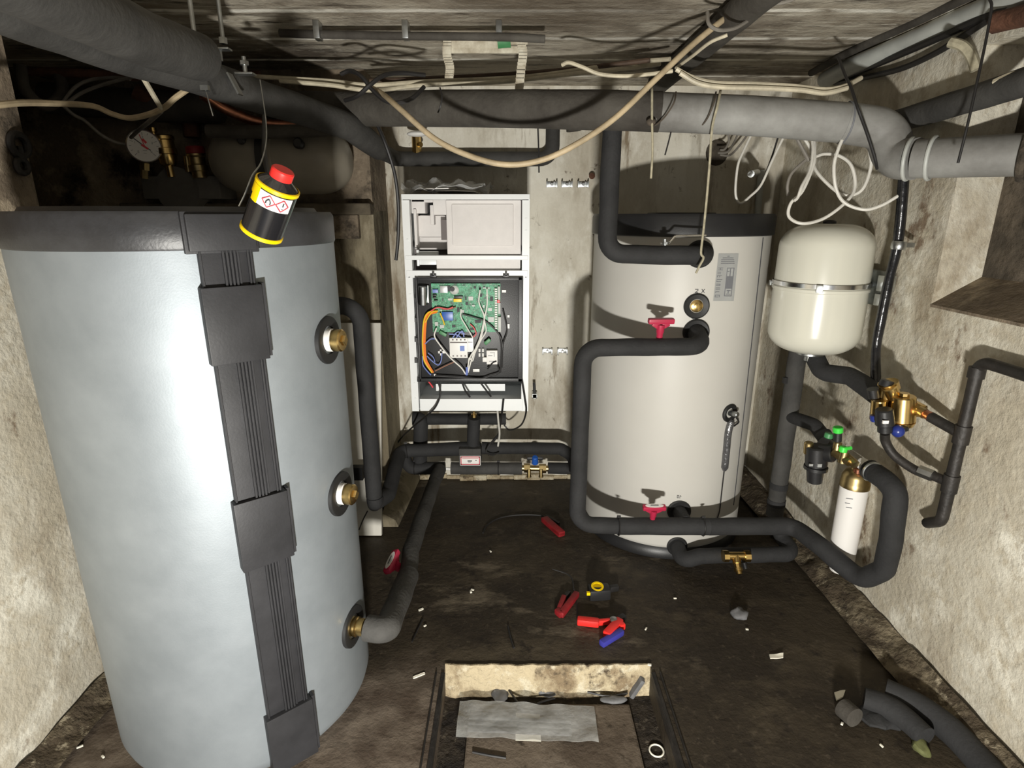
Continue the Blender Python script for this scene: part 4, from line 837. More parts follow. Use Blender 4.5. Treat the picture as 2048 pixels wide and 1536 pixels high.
b = B(); q = pt(482, 284, 2.06 - .10); lathe(b, q + V((0, .03, .01)), (0, -1, -.2), [(0, .010), (.03, .012), (.035, .008)], 16); part('stub', b, 'black_plastic', gv)
# rusty and copper pipes above the safety group
def rp(label, pts, r, m, name='pipe', D=2.0, wob=.05, run=0):
    P = spline([pt(q[0], q[1], q[2] if len(q) > 2 else D) for q in pts], 8)
    if run: P.append(P[-1] - V((0, run, 0)))
    b = B(); tube(b, P, r, 12, wob); return single(name, b, m, label, 'pipe')
rp('brown lagged pipe bend above the gauge behind the silver tank', [(270, 182, 2.08), (310, 205, 2.10), (350, 218, 2.13), (378, 240, 2.15), (384, 275, 2.15)], .026, 'rust')
rp('dull copper pipe above the grey vessel in the alcove', [(405, 188, 1.9), (450, 218, 1.95), (520, 245, 2.0), (600, 252, 2.05)], .016, 'copper', 'copper_pipe')
rp('reddish rusty pipe crossing the brown wall above the alcove', [(40, 142, 1.95), (140, 146, 1.95), (260, 152, 1.95), (400, 150, 1.95), (520, 152, 1.95)], .014, 'rust')
rp('black pipe crossing the alcove above the grey vessel', [(415, 262, 1.95), (500, 264, 1.95), (600, 262, 1.95), (700, 258, 1.98)], .020, 'foam_soot')
rp('sooty black pipe elbow in the dark upper left corner', [(40, 130, 1.85), (50, 180, 1.85), (90, 212, 1.88), (122, 190, 1.92), (118, 155, 1.95), (85, 145, 2.0)], .016, 'foam_soot', 'pipe_elbow')
rp('grey sooty duct running across behind the left cables', [(90, 196, 2.1), (200, 205, 2.12), (320, 212, 2.12), (440, 214, 2.12)], .05, 'foam_soot', 'duct')
b = B(); q = pxw(38, 290, -1.06); ring(b, q, (1, 0, 0), .022, .008); q = pxw(44, 332, -1.06); ring(b, q, (1, 0, 0), .014, .007); box(b, q + V((0, 0, .025)), (.012, .012, .03)); single('wall_bracket', b, 'steel_black', 'rusty ring bracket on the dark left wall above the silver tank', 'bracket')
# ------------------------------------------------------------------ ceiling pipes
U = [pt(60, -32, .80) * 2.2 - pt(200, 36, .96) * 1.2, pt(60, -32, .80), pt(200, 36, .96), pt(290, 78, 1.08), pt(398, 114, 1.26)]
pipe('thick grey-black insulated ceiling pipe at the upper left, ending in a sleeve', U, .043, 'foam_grey', fil=.05, wob=.03, n=24, seed=20)
pipe('lower grey insulated ceiling pipe passing over the silver tank to the back wall', [pt(-80, -20, .90), pt(100, 48, 1.04), pt(240, 102, 1.20), pt(376, 143, 1.37), pt(500, 187, 1.56), pt(600, 219, 1.75), pt(700, 254, 1.95), pt(762, 302, 2.12), pt(792, 318, 2.40), pt(1105, 318, 2.41), pt(1106, 240, 2.41)], lambda t: .040 if t < .58 else (.040 - (t - .58) * .21 if t < .64 else .0275), 'foam_grey', fil=.05, wob=.04, n=18, seed=22)
b = B(); P = [pt(540, 214, 2.10), pt(700, 218, 2.0), pt(860, 217, 1.86), pt(1040, 218, 1.76), pt(1205, 221, 1.69), pt(1320, 224, 1.67)]
gp = thing('waste_pipe', 'big grey waste pipe hung below the ceiling with elbow at the right', 'pipe', P[2])
tube(b, dens(spline(P, 6), .03), .050, 24, .03); part('sooty_length', b, 'foam_soot', gp, 'sooty dark left length')
b = B(); P = [pt(1310, 224, 1.67), pt(1500, 232, 1.645), pt(1690, 246, 1.62)]; tube(b, dens(spline(P, 6), .03), .0485, 24, .015); part('grey_length', b, 'pipe_grey', gp)
b = B(); e0 = P[-1]; e1 = pt(1772, 258, 1.60); e2 = pt(1790, 318, 1.575); e3 = pt(1830, 318, 1.52); e4 = V((1.11, 1.30, e3.z + .0))
tube(b, fillet([e0 - V((.004, 0, 0)), e1, e2 + V((0, .0, .0)), e3], .055, 10), .0495, 24, .01); part('elbow', b, 'pipe_grey', gp)
b = B(); e5 = pt(2060, 309, 1.36); tube(b, dens([e3, e5, e5 + (e5 - e3) * .55], .05), .0455, 24, .01); part('grey_length', b, 'pipe_grey', gp)
dr = (e5 - e3).normalized()
for s in (-.012, .035):
    b = B(); ring(b, e3 + dr * s, dr, .0485, .0045, 32); part('socket_ring', b, 'pipe_pale', gp)
b = B(); ring(b, pt(1690, 246, 1.62), e0 - P[0], .050, .0025, 32); part('socket_ring', b, 'ink_grey', gp)
b = B(); ring(b, e5 + dr * -.005, dr, .050, .010, 28); part('wall_collar', b, 'dark_brown', gp)
# pale pipe, black cables and insulated pipe along the right wall and ceiling
rp('pale grey pipe running along the ceiling edge at the upper right', [(1650, 160, 2.14), (1690, 138, 2.02), (1800, 92, 1.80), (1900, 48, 1.62), (2005, 4, 1.45), (2120, -46, 1.3)], .026, 'pipe_pale', wob=.01, run=1.8)
rp('black insulated pipe along the right wall above the waste pipe', [(1740, 258, 1.80), (1850, 226, 1.60), (1950, 196, 1.44), (2080, 154, 1.27)], .030, 'foam_grey', wob=.05, run=1.8)
rp('black pipe along the ceiling left of the pale pipe at the upper right', [(1622, 146, 2.15), (1700, 104, 1.93), (1830, 44, 1.68), (1960, -18, 1.45)], .011, 'foam_soot', run=1.9)
rp('black pipe crossing the ceiling lengthwise behind the thick beige cable', [(1315, 168, 2.2), (1400, 95, 1.80), (1500, 8, 1.44), (1580, -60, 1.25)], .036, 'foam_soot', run=1.8)
rp('thin black conduit clipped across the ceiling', [(560, 66, 1.70), (640, 69, 1.69), (812, 72, 1.68), (1000, 74, 1.67), (1090, 78, 1.66)], .010, 'foam_soot', 'conduit')
for x, w_ in ((636, 'left'), (812, 'middle'), (998, 'right')):
    b = B(); q = pt(x, 66, 1.685); bb(b, q.x - .008, q.x + .008, q.y - .016, q.y + .016, q.z - .016, ZC - .001, .002); single('conduit_clip', b, 'zinc', 'small clip holding the black ceiling conduit, %s one of three' % w_, 'clip', 'clips on the ceiling conduit')
rp('rusty iron pipe end at the ceiling edge in the upper right corner', [(1990, 45, 1.42), (2030, 36, 1.38), (2090, 20, 1.3)], .022, 'rust', 'iron_pipe', run=.6)
rp('upright black pipe stub dropping through the back wall gap', [(1146, 232, 2.435), (1148, 262, 2.435)], .03, 'foam_soot', 'pipe_stub')
rp('thin white conduit upright in the corner above the white tank', [(1523, 340, 2.45), (1519, 380, 2.45), (1515, 436, 2.45)], .013, 'pipe_pale', 'conduit')
b = B(); cyl(b, pt(1514, 345, 2.35), pt(1502, 348, 2.2), .012); cyl(b, pt(1502, 348, 2.2), pt(1500, 348, 2.18), .008); single('wall_fitting', b, 'zinc', 'grey metal pipe stub above the white tank in the corner', 'fitting')
# threaded rods and clamps holding the left pipes
def rod(label, x, y, D):
    b = B(); q = pt(x, y, D); o = thing('hanger_rod', label, 'rod', q)
    cyl(b, q, V((q.x, q.y, ZC)), .0045, n=10); part('rod', b, 'zinc', o)
    b = B(); cyl(b, q, q + V((0, 0, .012)), .009, n=6); part('nut', b, 'zinc', o)
    b = B(); box(b, q - V((0, 0, .01)), (.026, .022, .004), bev=.001); box(b, q - V((.012, 0, .02)), (.003, .022, .022)); part('clamp_tab', b, 'zinc', o)
rod('zinc threaded rod holding the thick ceiling pipe, left one of two long rods', 390, 78, 1.28); rod('zinc threaded rod holding the ceiling pipe, right one of two long rods', 447, 88, 1.40)
b = B(); q = pt(491, 148, 1.44); sc = thing('pipe_clamp', 'zinc clamp with short bolt on the ceiling pipe above the hanging can', 'clamp', q)
cyl(b, q, q + V((0, 0, .035)), .005, n=10); cyl(b, q + V((0, 0, .018)), q + V((0, 0, .026)), .010, n=6); part('bolt', b, 'zinc', sc)
b = B(); box(b, q + V((0, 0, .0)), (.040, .024, .004), bev=.001); box(b, q + V((-.024, -.006, -.022)), (.004, .024, .048), (1, 0, .45), (0, 1, 0)); part('bracket', b, 'zinc', sc)
b = B(); q = pt(410, 176, 1.31); box(b, q, (.016, .010, .010)); tube(b, spline([q, pt(418, 205, 1.30), pt(426, 232, 1.30)], 5), .0012, 6); single('wire_end', b, 'zinc', 'loose twisted wire end under the lower ceiling pipe', 'wire')
b = B(); ball(b, pt(834, 268, 2.36), .03, (1.3, .6, .35)); single('junction_cap', b, 'white_plastic', 'small white plastic cap above the left end of the cabinet', 'cap')
b = B(); q = pt(833, 290, 2.40); cyl(b, q - V((0, 0, .03)), q + V((0, 0, .03)), .018, n=8); cyl(b, q, q + V((.02, -.02, 0)), .010); single('brass_fitting', b, 'brass', 'brass pipe fitting below the white cap above the cabinet', 'fitting')
# hanging remains of a painted frame on the ceiling
hf = thing('ceiling_bracket', 'flaky off-white U-shaped bracket hanging from the ceiling in the middle', 'bracket', pt(965, 120, 1.80)); b = B(); D = 1.80
pb(b, 888, 75, 1000, 96, D, .012, .002); pb(b, 888, 92, 1048, 106, D + .002, .012, .002); pb(b, 1000, 76, 1056, 88, D - .01, .012, .002); part('crossbar', b, 'paint_flaky', hf)
for pts_ in ([(895, 80), (894, 110), (900, 135), (898, 156)], [(1040, 80), (1046, 105), (1042, 140), (1038, 182)]):
    b = B(); P = spline([pt(x, y, D - .004) for x, y in pts_], 5)
    for a, c in zip(P, P[1:]): box(b, (a + c) / 2, (.024, .006, (c - a).length * 1.15), (1, 0, 0), V((0, 1, 0)))
    part('strip', b, 'paint_flaky', hf)
b = B(); sheet(b, [pt(994, 78, 1.77), pt(1020, 78, 1.77), pt(1022, 94, 1.77), pt(996, 96, 1.77)], .004, 6, 6, .006, 30); part('green_rag', b, 'green_dark', hf)
# cables slung under the ceiling
cable('thick beige cable sagging in a long curve across the ceiling', [(735, 172, 1.70), (765, 188, 1.62), (800, 218, 1.52), (870, 278, 1.47), (940, 312, 1.45), (1010, 329, 1.44), (1080, 321, 1.44), (1150, 290, 1.44), (1230, 236, 1.45), (1310, 160, 1.47), (1390, 85, 1.49), (1470, 22, 1.52), (1530, -20, 1.5)], .0068, 'cable_beige', n=10)
cable('dusty beige cable along the top of the waste pipe, upper one', [(470, 150, 1.86), (560, 156, 1.84), (660, 162, 1.82), (740, 170, 1.80), (850, 163, 1.90), (1000, 157, 1.88), (1100, 148, 1.88), (1250, 126, 1.90), (1340, 118, 1.8)], .006, 'cable_cream')
cable('dusty beige cable along the top of the waste pipe, lower one', [(560, 162, 1.82), (660, 170, 1.80), (730, 180, 1.78), (780, 178, 1.88), (850, 170, 1.87), (1000, 164, 1.85), (1130, 150, 1.85), (1240, 138, 1.87), (1320, 128, 1.92)], .006, 'cable_cream')
cable('brown cable bundle behind the beige cables on the ceiling', [(740, 162, 1.96), (850, 157, 1.94), (1000, 150, 1.92), (1150, 138, 1.92), (1300, 120, 1.84)], .007, 'cable_brown')
cable('thin cream cable end curling under the ceiling right of centre', [(1124, 130, 1.62), (1138, 125, 1.61), (1165, 134, 1.60), (1200, 148, 1.60), (1250, 152, 1.60), (1300, 148, 1.60), (1345, 142, 1.6)], .0048, 'cable_cream')
cable('cream cable bundle running right above the waste pipe, upper one', [(1352, 138, 1.60), (1385, 155, 1.60), (1430, 166, 1.60), (1500, 168, 1.60), (1580, 172, 1.60), (1650, 179, 1.60), (1690, 172, 1.60), (1722, 156, 1.62)], .006, 'cable_cream')
cable('cream cable bundle running right above the waste pipe, lower one', [(1360, 146, 1.59), (1395, 166, 1.59), (1440, 174, 1.59), (1520, 176, 1.59), (1600, 180, 1.59), (1650, 186, 1.59), (1695, 176, 1.59)], .006, 'cable_cream')
cable('loose cream cable loop tied round the black ceiling pipe', [(1415, 25, 1.42), (1418, 48, 1.40), (1438, 60, 1.40), (1470, 56, 1.42), (1500, 38, 1.44), (1520, 22, 1.44)], .004, 'cable_grey'); cable('thin cream cable beside the black ceiling pipe', [(1352, 136, 1.66), (1385, 112, 1.58), (1420, 85, 1.52), (1455, 70, 1.5)], .004, 'cable_cream')
cable('cream cable hooked in a short arc at the top edge of the ceiling', [(1512, 2, 1.42), (1535, 8, 1.40), (1570, 4, 1.40), (1600, -8, 1.4)], .004, 'cable_grey')
cable('black cable loop hanging where the beige cable starts, left strand', [(682, 148, 1.66), (700, 142, 1.65), (722, 152, 1.63), (745, 180, 1.62), (768, 200, 1.61), (795, 206, 1.61), (825, 196, 1.62), (848, 174, 1.66)], .0055, 'cable_black'); cable('black cable loop hanging where the beige cable starts, right strand', [(690, 201, 1.66), (715, 192, 1.63), (738, 172, 1.62), (765, 152, 1.64), (800, 146, 1.68), (850, 150, 1.72)], .0055, 'cable_black')
cable('dirty cream cable crossing the dark corner above the silver tank', [(-40, 214, 1.12), (40, 206, 1.22), (110, 207, 1.34), (185, 212, 1.44), (225, 228, 1.46), (260, 236, 1.46), (300, 228, 1.44), (330, 214, 1.42), (350, 196, 1.40), (378, 176, 1.38)], .0062, 'cable_beige')
cable('short cream cable end hanging down from the lower ceiling pipe', [(282, 148, 1.30), (296, 172, 1.34), (310, 196, 1.38), (322, 216, 1.42)], .0055, 'cable_cream'); cable('cream cable leading down to the gauge behind the silver tank', [(322, 222, 1.46), (300, 242, 1.6), (280, 258, 1.8), (262, 275, 1.95)], .0055, 'cable_grey')
cable('grey cable sloping down the dark alcove wall to the gauge', [(120, 205, 1.85), (145, 228, 1.88), (170, 242, 1.92), (200, 268, 1.96), (230, 284, 2.0), (260, 290, 2.02)], .005, 'cable_grey'); cable('grey cable fanned over the brown wall in the upper left, upper one', [(125, 205, 1.9), (150, 175, 1.92), (180, 160, 1.94), (220, 155, 1.94), (260, 158, 1.92)], .005, 'cable_grey'); cable('grey cable fanned over the brown wall in the upper left, lower one', [(135, 205, 1.9), (165, 185, 1.92), (210, 168, 1.92), (260, 155, 1.90), (290, 150, 1.86)], .005, 'cable_grey')
# white loops by the right corner
cable('white cable hanging in a loop beside the waste pipe elbow', [(1684, 280, 1.60), (1676, 300, 1.60), (1668, 332, 1.60), (1672, 377, 1.60), (1690, 406, 1.60), (1728, 419, 1.58), (1762, 411, 1.57), (1796, 392, 1.56)], .0043, 'cable_white'); cable('white cable hanging in the largest loop above the expansion vessel', [(1627, 262, 1.70), (1629, 300, 1.68), (1627, 330, 1.66), (1605, 382, 1.64), (1582, 406, 1.64), (1578, 433, 1.64), (1605, 447, 1.62), (1649, 436, 1.62), (1694, 402, 1.62), (1710, 373, 1.63), (1703, 332, 1.64), (1679, 312, 1.66), (1650, 308, 1.68), (1632, 313, 1.70)], .0043, 'cable_white')
cable('white cable crossing the big loop towards the elbow', [(1604, 270, 1.75), (1622, 300, 1.74), (1632, 341, 1.70), (1672, 382, 1.66), (1699, 391, 1.64), (1726, 377, 1.62), (1742, 332, 1.62), (1740, 290, 1.62), (1762, 268, 1.60), (1788, 262, 1.6)], .0043, 'cable_white'); cable('short white cable strand left of the big loop', [(1576, 392, 1.72), (1575, 370, 1.72), (1584, 346, 1.72), (1611, 320, 1.72)], .0042, 'cable_grey')
cable('white cable strand close beside the big loop', [(1622, 262, 1.69), (1626, 300, 1.67), (1620, 340, 1.65), (1604, 372, 1.63), (1596, 394, 1.63), (1588, 402, 1.63)], .0042, 'cable_white')
cable('thin pale cable loop hanging in front of the back wall corner', [(1506, 262, 1.95), (1488, 300, 1.95), (1476, 330, 1.95), (1471, 377, 1.95), (1474, 400, 1.95), (1483, 406, 1.95), (1500, 393, 1.95), (1522, 370, 1.94), (1545, 320, 1.93), (1570, 268, 1.92)], .004, 'cable_white'); cable('thin dark cable hanging beside the pale loop in the corner', [(1558, 268, 1.96), (1545, 310, 1.96), (1530, 350, 1.97), (1519, 372, 1.97)], .003, 'cable_black')
cable('dark strap hanging left of the white cable loops', [(1588, 266, 1.7), (1602, 292, 1.7), (1618, 322, 1.69)], .005, 'cable_grey')
for i, q in enumerate(([(1455, 262), (1458, 282), (1450, 298), (1440, 300)], [(1478, 262), (1468, 285), (1455, 304), (1436, 306)], [(1500, 262), (1480, 290), (1460, 310), (1440, 310)])):
    cable('dark cable tail coming out of the back wall hole, %s of three' % ('uppermost', 'middle one', 'lowest')[i], [(x, y, 2.3 + i * .03) for x, y in q], .004, 'cable_grey', group='cable tails at the wall hole')
b = B(); ball(b, pt(1434, 305, 2.46), .05, (.9, .25, 1.0)); single('hole_packing', b, 'dark_brown', 'dark crumbled packing of the cable hole in the back wall', 'packing')
# black cables at the upper right
cable('black cable draped below the pale ceiling pipe at the upper right, upper one', [(1660, 160, 2.142), (1700, 150, 2.019), (1780, 118, 1.818), (1880, 75, 1.621), (1980, 28, 1.466), (2080, -20, 1.341)], .009, 'cable_black'); cable('black cable draped below the pale ceiling pipe at the upper right, lower one', [(1670, 166, 2.117), (1720, 157, 1.969), (1800, 138, 1.774), (1870, 107, 1.638), (1930, 70, 1.542), (1985, 34, 1.465)], .008, 'cable_black')
cable('black cord hanging at the right from the ceiling down before the waste pipe', [(1979, -52, 1.385), (1979, -5, 1.38), (1983, 15, 1.37), (1972, 80, 1.36), (1955, 160, 1.34), (1935, 250, 1.33), (1916, 326, 1.33)], .0028, 'cable_black', name='cord', cat='cord'); cable('black cord hanging over the waste pipe elbow', [(1676, 112, 1.66), (1690, 150, 1.60), (1702, 175, 1.56), (1716, 218, 1.52), (1735, 270, 1.53), (1750, 318, 1.53), (1754, 338, 1.54)], .0035, 'cable_black', name='cord', cat='cord')
cable('yellowish frayed rag strip hanging off the upper right wall', [(1900, 84, 1.50), (1925, 92, 1.48), (1942, 112, 1.47), (1952, 140, 1.46)], .011, 'twine', name='rag_strip', cat='rag')
cable('cream cable lying on the insulated pipe at the right edge', [(1990, 165, 1.36), (2020, 152, 1.33), (2070, 138, 1.28)], .008, 'cable_cream')
# strings
cable('pale string hanging from waste pipe to the top port of the white tank', [(1442, 176, 1.66), (1440, 186, 1.61), (1434, 215, 1.585), (1424, 258, 1.595), (1419, 330, 1.605), (1413, 400, 1.64), (1407, 460, 1.645), (1402, 505, 1.645), (1407, 516, 1.65), (1399, 532, 1.66), (1392, 546, 1.67)], .0032, 'twine', name='string', cat='string', n=6); cable('short pale string end dangling from the waste pipe left of centre tank', [(1304, 172, 1.67), (1304, 184, 1.612), (1304, 245, 1.605), (1305, 300, 1.61), (1302, 357, 1.61)], .0030, 'twine', name='string', cat='string', n=6)
for i, (x0, x1) in enumerate(((1352, 1310), (1432, 1402))):
    cable('brown string wound round the waste pipe, %s of two' % ('left one', 'right one')[i], [(x0, 184, 1.62), (x0 - 4, 205, 1.585), ((x0 + x1) / 2, 232, 1.60), (x1 + 4, 248, 1.62), (x1 - 4, 252, 1.64)], .0022, 'twine_dark', name='string', cat='string', n=6)
b = B(); ball(b, pt(1302, 244, 1.61), .012, (1, .7, .8)); single('string_knot', b, 'twine_dark', 'brown string knot under the waste pipe', 'knot')
cable('thin dark wire sticking down from the waste pipe over the white tank', [(1348, 238, 1.66), (1338, 280, 1.66), (1330, 310, 1.66)], .002, 'cable_black', name='wire_end', cat='wire'); cable('thin black wire hanging before the back wall right of the cabinet', [(1075, 232, 1.75), (1077, 290, 1.8), (1078, 345, 1.85)], .0022, 'cable_black', name='wire_end', cat='wire')
cable('dark wire loop hanging below the beige cables in the middle', [(880, 175, 1.66), (884, 195, 1.65), (880, 215, 1.65), (876, 225, 1.66)], .002, 'cable_black', name='wire_end', cat='wire')
cable('black cable hanging down the wall edge left of the open cabinet', [(750, 240, 1.95), (768, 280, 2.0), (785, 330, 2.03), (793, 370, 2.05), (797, 420, 2.06), (796, 480, 2.07), (792, 520, 2.08)], .006, 'cable_black')
# ------------------------------------------------------------------ hanging glue can
top = pt(560, 388, .98); bot = pt(521, 462, 1.0); ax = V((.50, -.22, .84)).normalized(); cb = pt(523, 464, .94); Lc = .083; Rc = .0315
cn = thing('glue_can', 'small black and yellow glue can with red cap hanging on a wire', 'can', cb)
b = B(); lathe(b, cb, ax, [(0, Rc - .003), (0.002, Rc), (Lc - .002, Rc), (Lc, Rc - .002)], 48); part('body', b, 'can_black', cn)
b = B(); lathe(b, cb, ax, [(-.001, Rc - .001), (-.001, Rc + .0012), (.004, Rc + .0012), (.005, Rc)], 48, cap=False); lathe(b, cb + ax * (Lc - .005), ax, [(0, Rc), (.001, Rc + .0012), (.006, Rc + .0012), (.007, Rc - .001)], 48, cap=False); part('rim', b, 'yellow', cn, 'yellow rim')
b = B(); lathe(b, cb + ax * Lc, ax, [(0, Rc - .001), (.003, Rc - .004), (.010, .018), (.012, .0165)], 40); part('shoulder', b, 'can_black', cn)
b = B(); lathe(b, cb + ax * (Lc + .010), ax, [(0, .0155), (.002, .0168), (.014, .0168), (.016, .015)], 28); part('cap', b, 'red_bright', cn, 'red screw cap')
cu = (V((0, -1, 0)) - ax * V((0, -1, 0)).dot(ax)).normalized(); cr = cu.cross(ax) * -1
if cr.x < 0: cr = -cr
def canpatch(bm, a0, a1, h0, h1, off=.0006, n=10, mi=0):
    g = []
    for j in range(2):
        row = []
        for i in range(n + 1):
            a = math.radians(a0 + (a1 - a0) * i / n); d = cu * math.cos(a) + cr * math.sin(a); row.append(bm.verts.new(cb + ax * (h0 if j == 0 else h1) + d * (Rc + off)))
        g.append(row)
    for i in range(n): bm.faces.new((g[0][i], g[0][i + 1], g[1][i + 1], g[1][i])).material_index = mi
b = B(); canpatch(b, -18, 75, .053, .0765); lb = part('hazard_label', b, 'label_white', cn, 'white label with hazard diamonds')
b = B(); canpatch(b, -80, -18, .062, .078); canpatch(b, -46, -18, .052, .064); part('yellow_label', b, 'yellow', cn, 'yellow label patch')
b = B()
def canstroke(segs, ac, hc, w=.0019):
    for (p_, q_) in segs:
        pts_ = []
        for t in range(4):
            x = p_[0] + (q_[0] - p_[0]) * t / 3; y = p_[1] + (q_[1] - p_[1]) * t / 3
            a = math.radians(ac) + x / Rc; pts_.append(cb + ax * (hc + y) + (cu * math.cos(a) + cr * math.sin(a)) * (Rc + .0010))
        tube(b, pts_, w / 2, 5)
DI = [((0, -.0095), (.0095, 0)), ((.0095, 0), (0, .0095)), ((0, .0095), (-.0095, 0)), ((-.0095, 0), (0, -.0095))]
canstroke(DI, 12, .0648); canstroke(DI, 48, .0648); part('hazard_diamond', b, 'ink_red', lb); b = B()
canstroke([((-.003, -.004), (-.003, .0)), ((-.003, 0), (0, .004)), ((0, .004), (.003, 0)), ((.003, 0), (.003, -.004))], 12, .0648, .0022); canstroke([((0, -.001), (0, .005))], 50, .0648, .002); canstroke([((0, -.005), (0, -.0042))], 50, .0648, .002); part('hazard_symbol', b, 'ink', lb)
cable('thin wire holding the glue can under the ceiling pipe', [(520, 160, 1.36), (526, 200, 1.30), (532, 245, 1.22), (532, 285, 1.12), (522, 325, 1.0), (505, 350, .96), (496, 372, .94), (488, 392, .94), (478, 412, .945)], .0013, 'zinc', name='hanging_wire', cat='wire', n=6)
cable('black cord behind the red cap of the glue can', [(528, 232, 1.35), (528, 290, 1.25), (534, 340, 1.08), (541, 364, .985)], .004, 'cable_black', name='cord', cat='cord')
# ------------------------------------------------------------------ tools on the floor
def bar(bm, a, c, w, h, mi=0, bev=.003): d = V(c) - V(a); box(bm, (V(a) + V(c)) / 2 + V((0, 0, h / 2)), (d.length, w, h), d, V((0, 0, 1)).cross(d), bev, mi)
pc1 = thing('pipe_cutter', 'red and blue plastic pipe cutter lying open on the floor', 'tool', pz(1205, 1262))
b = B(); bar(b, pz(1154, 1247), pz(1198, 1252), .024, .022, 0, .006); bar(b, pz(1194, 1250), pz(1232, 1246), .014, .018, 0, .005); part('upper_handle', b, 'red_bright', pc1)
b = B(); bar(b, pz(1240, 1248), pz(1212, 1278), .026, .024, 0, .007); bar(b, pz(1246, 1262), pz(1232, 1246), .02, .022, 0, .006); lh = part('lower_handle', b, 'red_bright', pc1)
b = B(); bar(b, pz(1244, 1268), pz(1202, 1294), .020, .020, 0, .006); part('grip', b, 'blue_grip', lh, 'blue grip')
b = B(); q = pz(1227, 1240, .02); lathe(b, q, (0, -.3, 1), [(-.012, .011), (.004, .011), (.006, .008)], 20); part('pivot', b, 'zinc', pc1); b = B(); bar(b, pz(1232, 1246), pz(1249, 1236), .018, .014); part('jaw', b, 'black_plastic', pc1)
pc2 = thing('pliers', 'dark red folded pliers lying left of the red and blue cutter', 'tool', pz(1130, 1210))
b = B(); bar(b, pz(1121, 1236), pz(1154, 1192), .020, .020, 0, .006); part('handle', b, 'red_dark', pc2); b = B(); bar(b, pz(1116, 1230), pz(1128, 1198), .016, .018, 0, .005); bar(b, pz(1113, 1226), pz(1124, 1236), .02, .02, 0, .006); part('handle', b, 'red_dark', pc2); b = B(); bar(b, pz(1124, 1204), pz(1138, 1188), .014, .014); part('jaw', b, 'steel_black', pc2)
pc3 = thing('folding_tool', 'dark red folding tool lying on the floor left of the white tank', 'tool', pz(1108, 1055))
b = B(); bar(b, pz(1088, 1042), pz(1124, 1074), .030, .022, 0, .006); part('handle', b, 'red_dark', pc3); b = B(); bar(b, pz(1092, 1038), pz(1118, 1052), .012, .018); part('blade', b, 'steel_black', pc3)
pc4 = thing('tape_measure', 'black and yellow tape measure lying on the floor behind the red tools', 'tool', pz(1200, 1185))
b = B(); q = pz(1198, 1184, .02); box(b, q, (.070, .045, .040), (1, .1, 0), (-.1, 1, 0), .010); part('case', b, 'black_plastic', pc4); b = B(); lathe(b, q + V((-.006, 0, .0205)), (0, -.15, 1), [(0, .020), (.002, .020), (.002, .014), (.0, .014)], 28); part('ring', b, 'yellow', pc4, 'yellow ring'); b = B(); box(b, q + V((-.036, -.018, .008)), (.012, .008, .010)); part('catch', b, 'yellow', pc4)
b = B(); bar(b, pz(1212, 1184), pz(1236, 1180), .016, .02); part('strap', b, 'cable_black', pc4)
cable('thin black wire lying on the floor left of the red pliers', [(1105, 1138, 1.62), (1140, 1152, 1.59), (1148, 1180, 1.53)], .002, 'cable_black', name='wire_end', cat='wire')
def flat_wire(label, pts, r, m, z=.004):
    b = B(); tube(b, spline([pz(x, y, z) for x, y in pts], 6), r, 6); return single('wire_end', b, m, label, 'wire')
flat_wire('black wire bowed over the floor before the back wall with a pale end', [(966, 1066), (975, 1050), (1000, 1036), (1040, 1030), (1085, 1032), (1105, 1045)], .003, 'cable_black'); flat_wire('thin black wire lying before the pit left of centre', [(1016, 1252), (1022, 1278), (1028, 1296)], .003, 'cable_black'); flat_wire('thin dark wire between the pliers and the red cutter', [(1148, 1178), (1152, 1200), (1155, 1235)], .002, 'cable_black'); flat_wire('dark wire scrap on the paler floor beside the silver tank', [(846, 1238), (834, 1262), (824, 1284)], .002, 'cable_black')
# ------------------------------------------------------------------ pit contents and floor litter
zp = PD + .024
bgq = [pz(920, 1410, zp), pz(1188, 1424, zp), pz(1197, 1496, zp), pz(912, 1484, zp)]
pg = thing('plastic_sleeve', 'long clear plastic sleeve with grey rods lying in the pit', 'bag', (bgq[0] + bgq[2]) / 2)
b = B()
for t in (.42, .58, .72): a = bgq[0].lerp(bgq[3], t); c = bgq[1].lerp(bgq[2], t); tube(b, [a.lerp(c, .08) + V((0, 0, .008)), a.lerp(c, .82) + V((0, 0, .008))], .006, 10)
part('rod', b, 'scrap_grey', pg); b = B(); sheet(b, [bgq[0].lerp(bgq[1], .42).lerp(bgq[3].lerp(bgq[2], .42), .18) + V((0, 0, .003)), bgq[0].lerp(bgq[1], .60).lerp(bgq[3].lerp(bgq[2], .60), .18) + V((0, 0, .003)), bgq[0].lerp(bgq[1], .60).lerp(bgq[3].lerp(bgq[2], .60), .92) + V((0, 0, .003)), bgq[0].lerp(bgq[1], .42).lerp(bgq[3].lerp(bgq[2], .42), .92) + V((0, 0, .003))], .001, 4, 4); part('paper_label', b, 'scrap_white', pg)
b = B(); sheet(b, [q + V((0, 0, .012)) for q in bgq], .0012, 40, 12, .010, 18, 5); part('plastic_film', b, 'poly_bag', pg)
rg = B(); ring(rg, pz(1313, 1501, PD + .012), (0, .0, 1), .017, .0022); single('rubber_ring', rg, 'scrap_white', 'pale ring lying in the right gutter of the pit', 'ring')
def lump(label, x, y, z, s, m, seed, name='foam_scrap', cat='scrap'):
    b = B(); q = pz(x, y, z); n0 = 0; ball(b, q + V((0, 0, s[2] * .5)), 1, s, 18)
    for v in b.verts:
        d = v.co - q; v.co += d.normalized() * noise.noise(v.co * 45 + V((seed, 0, 0))) * min(s) * .9
        v.co.z = max(v.co.z, z)
    return single(name, b, m, label, cat)
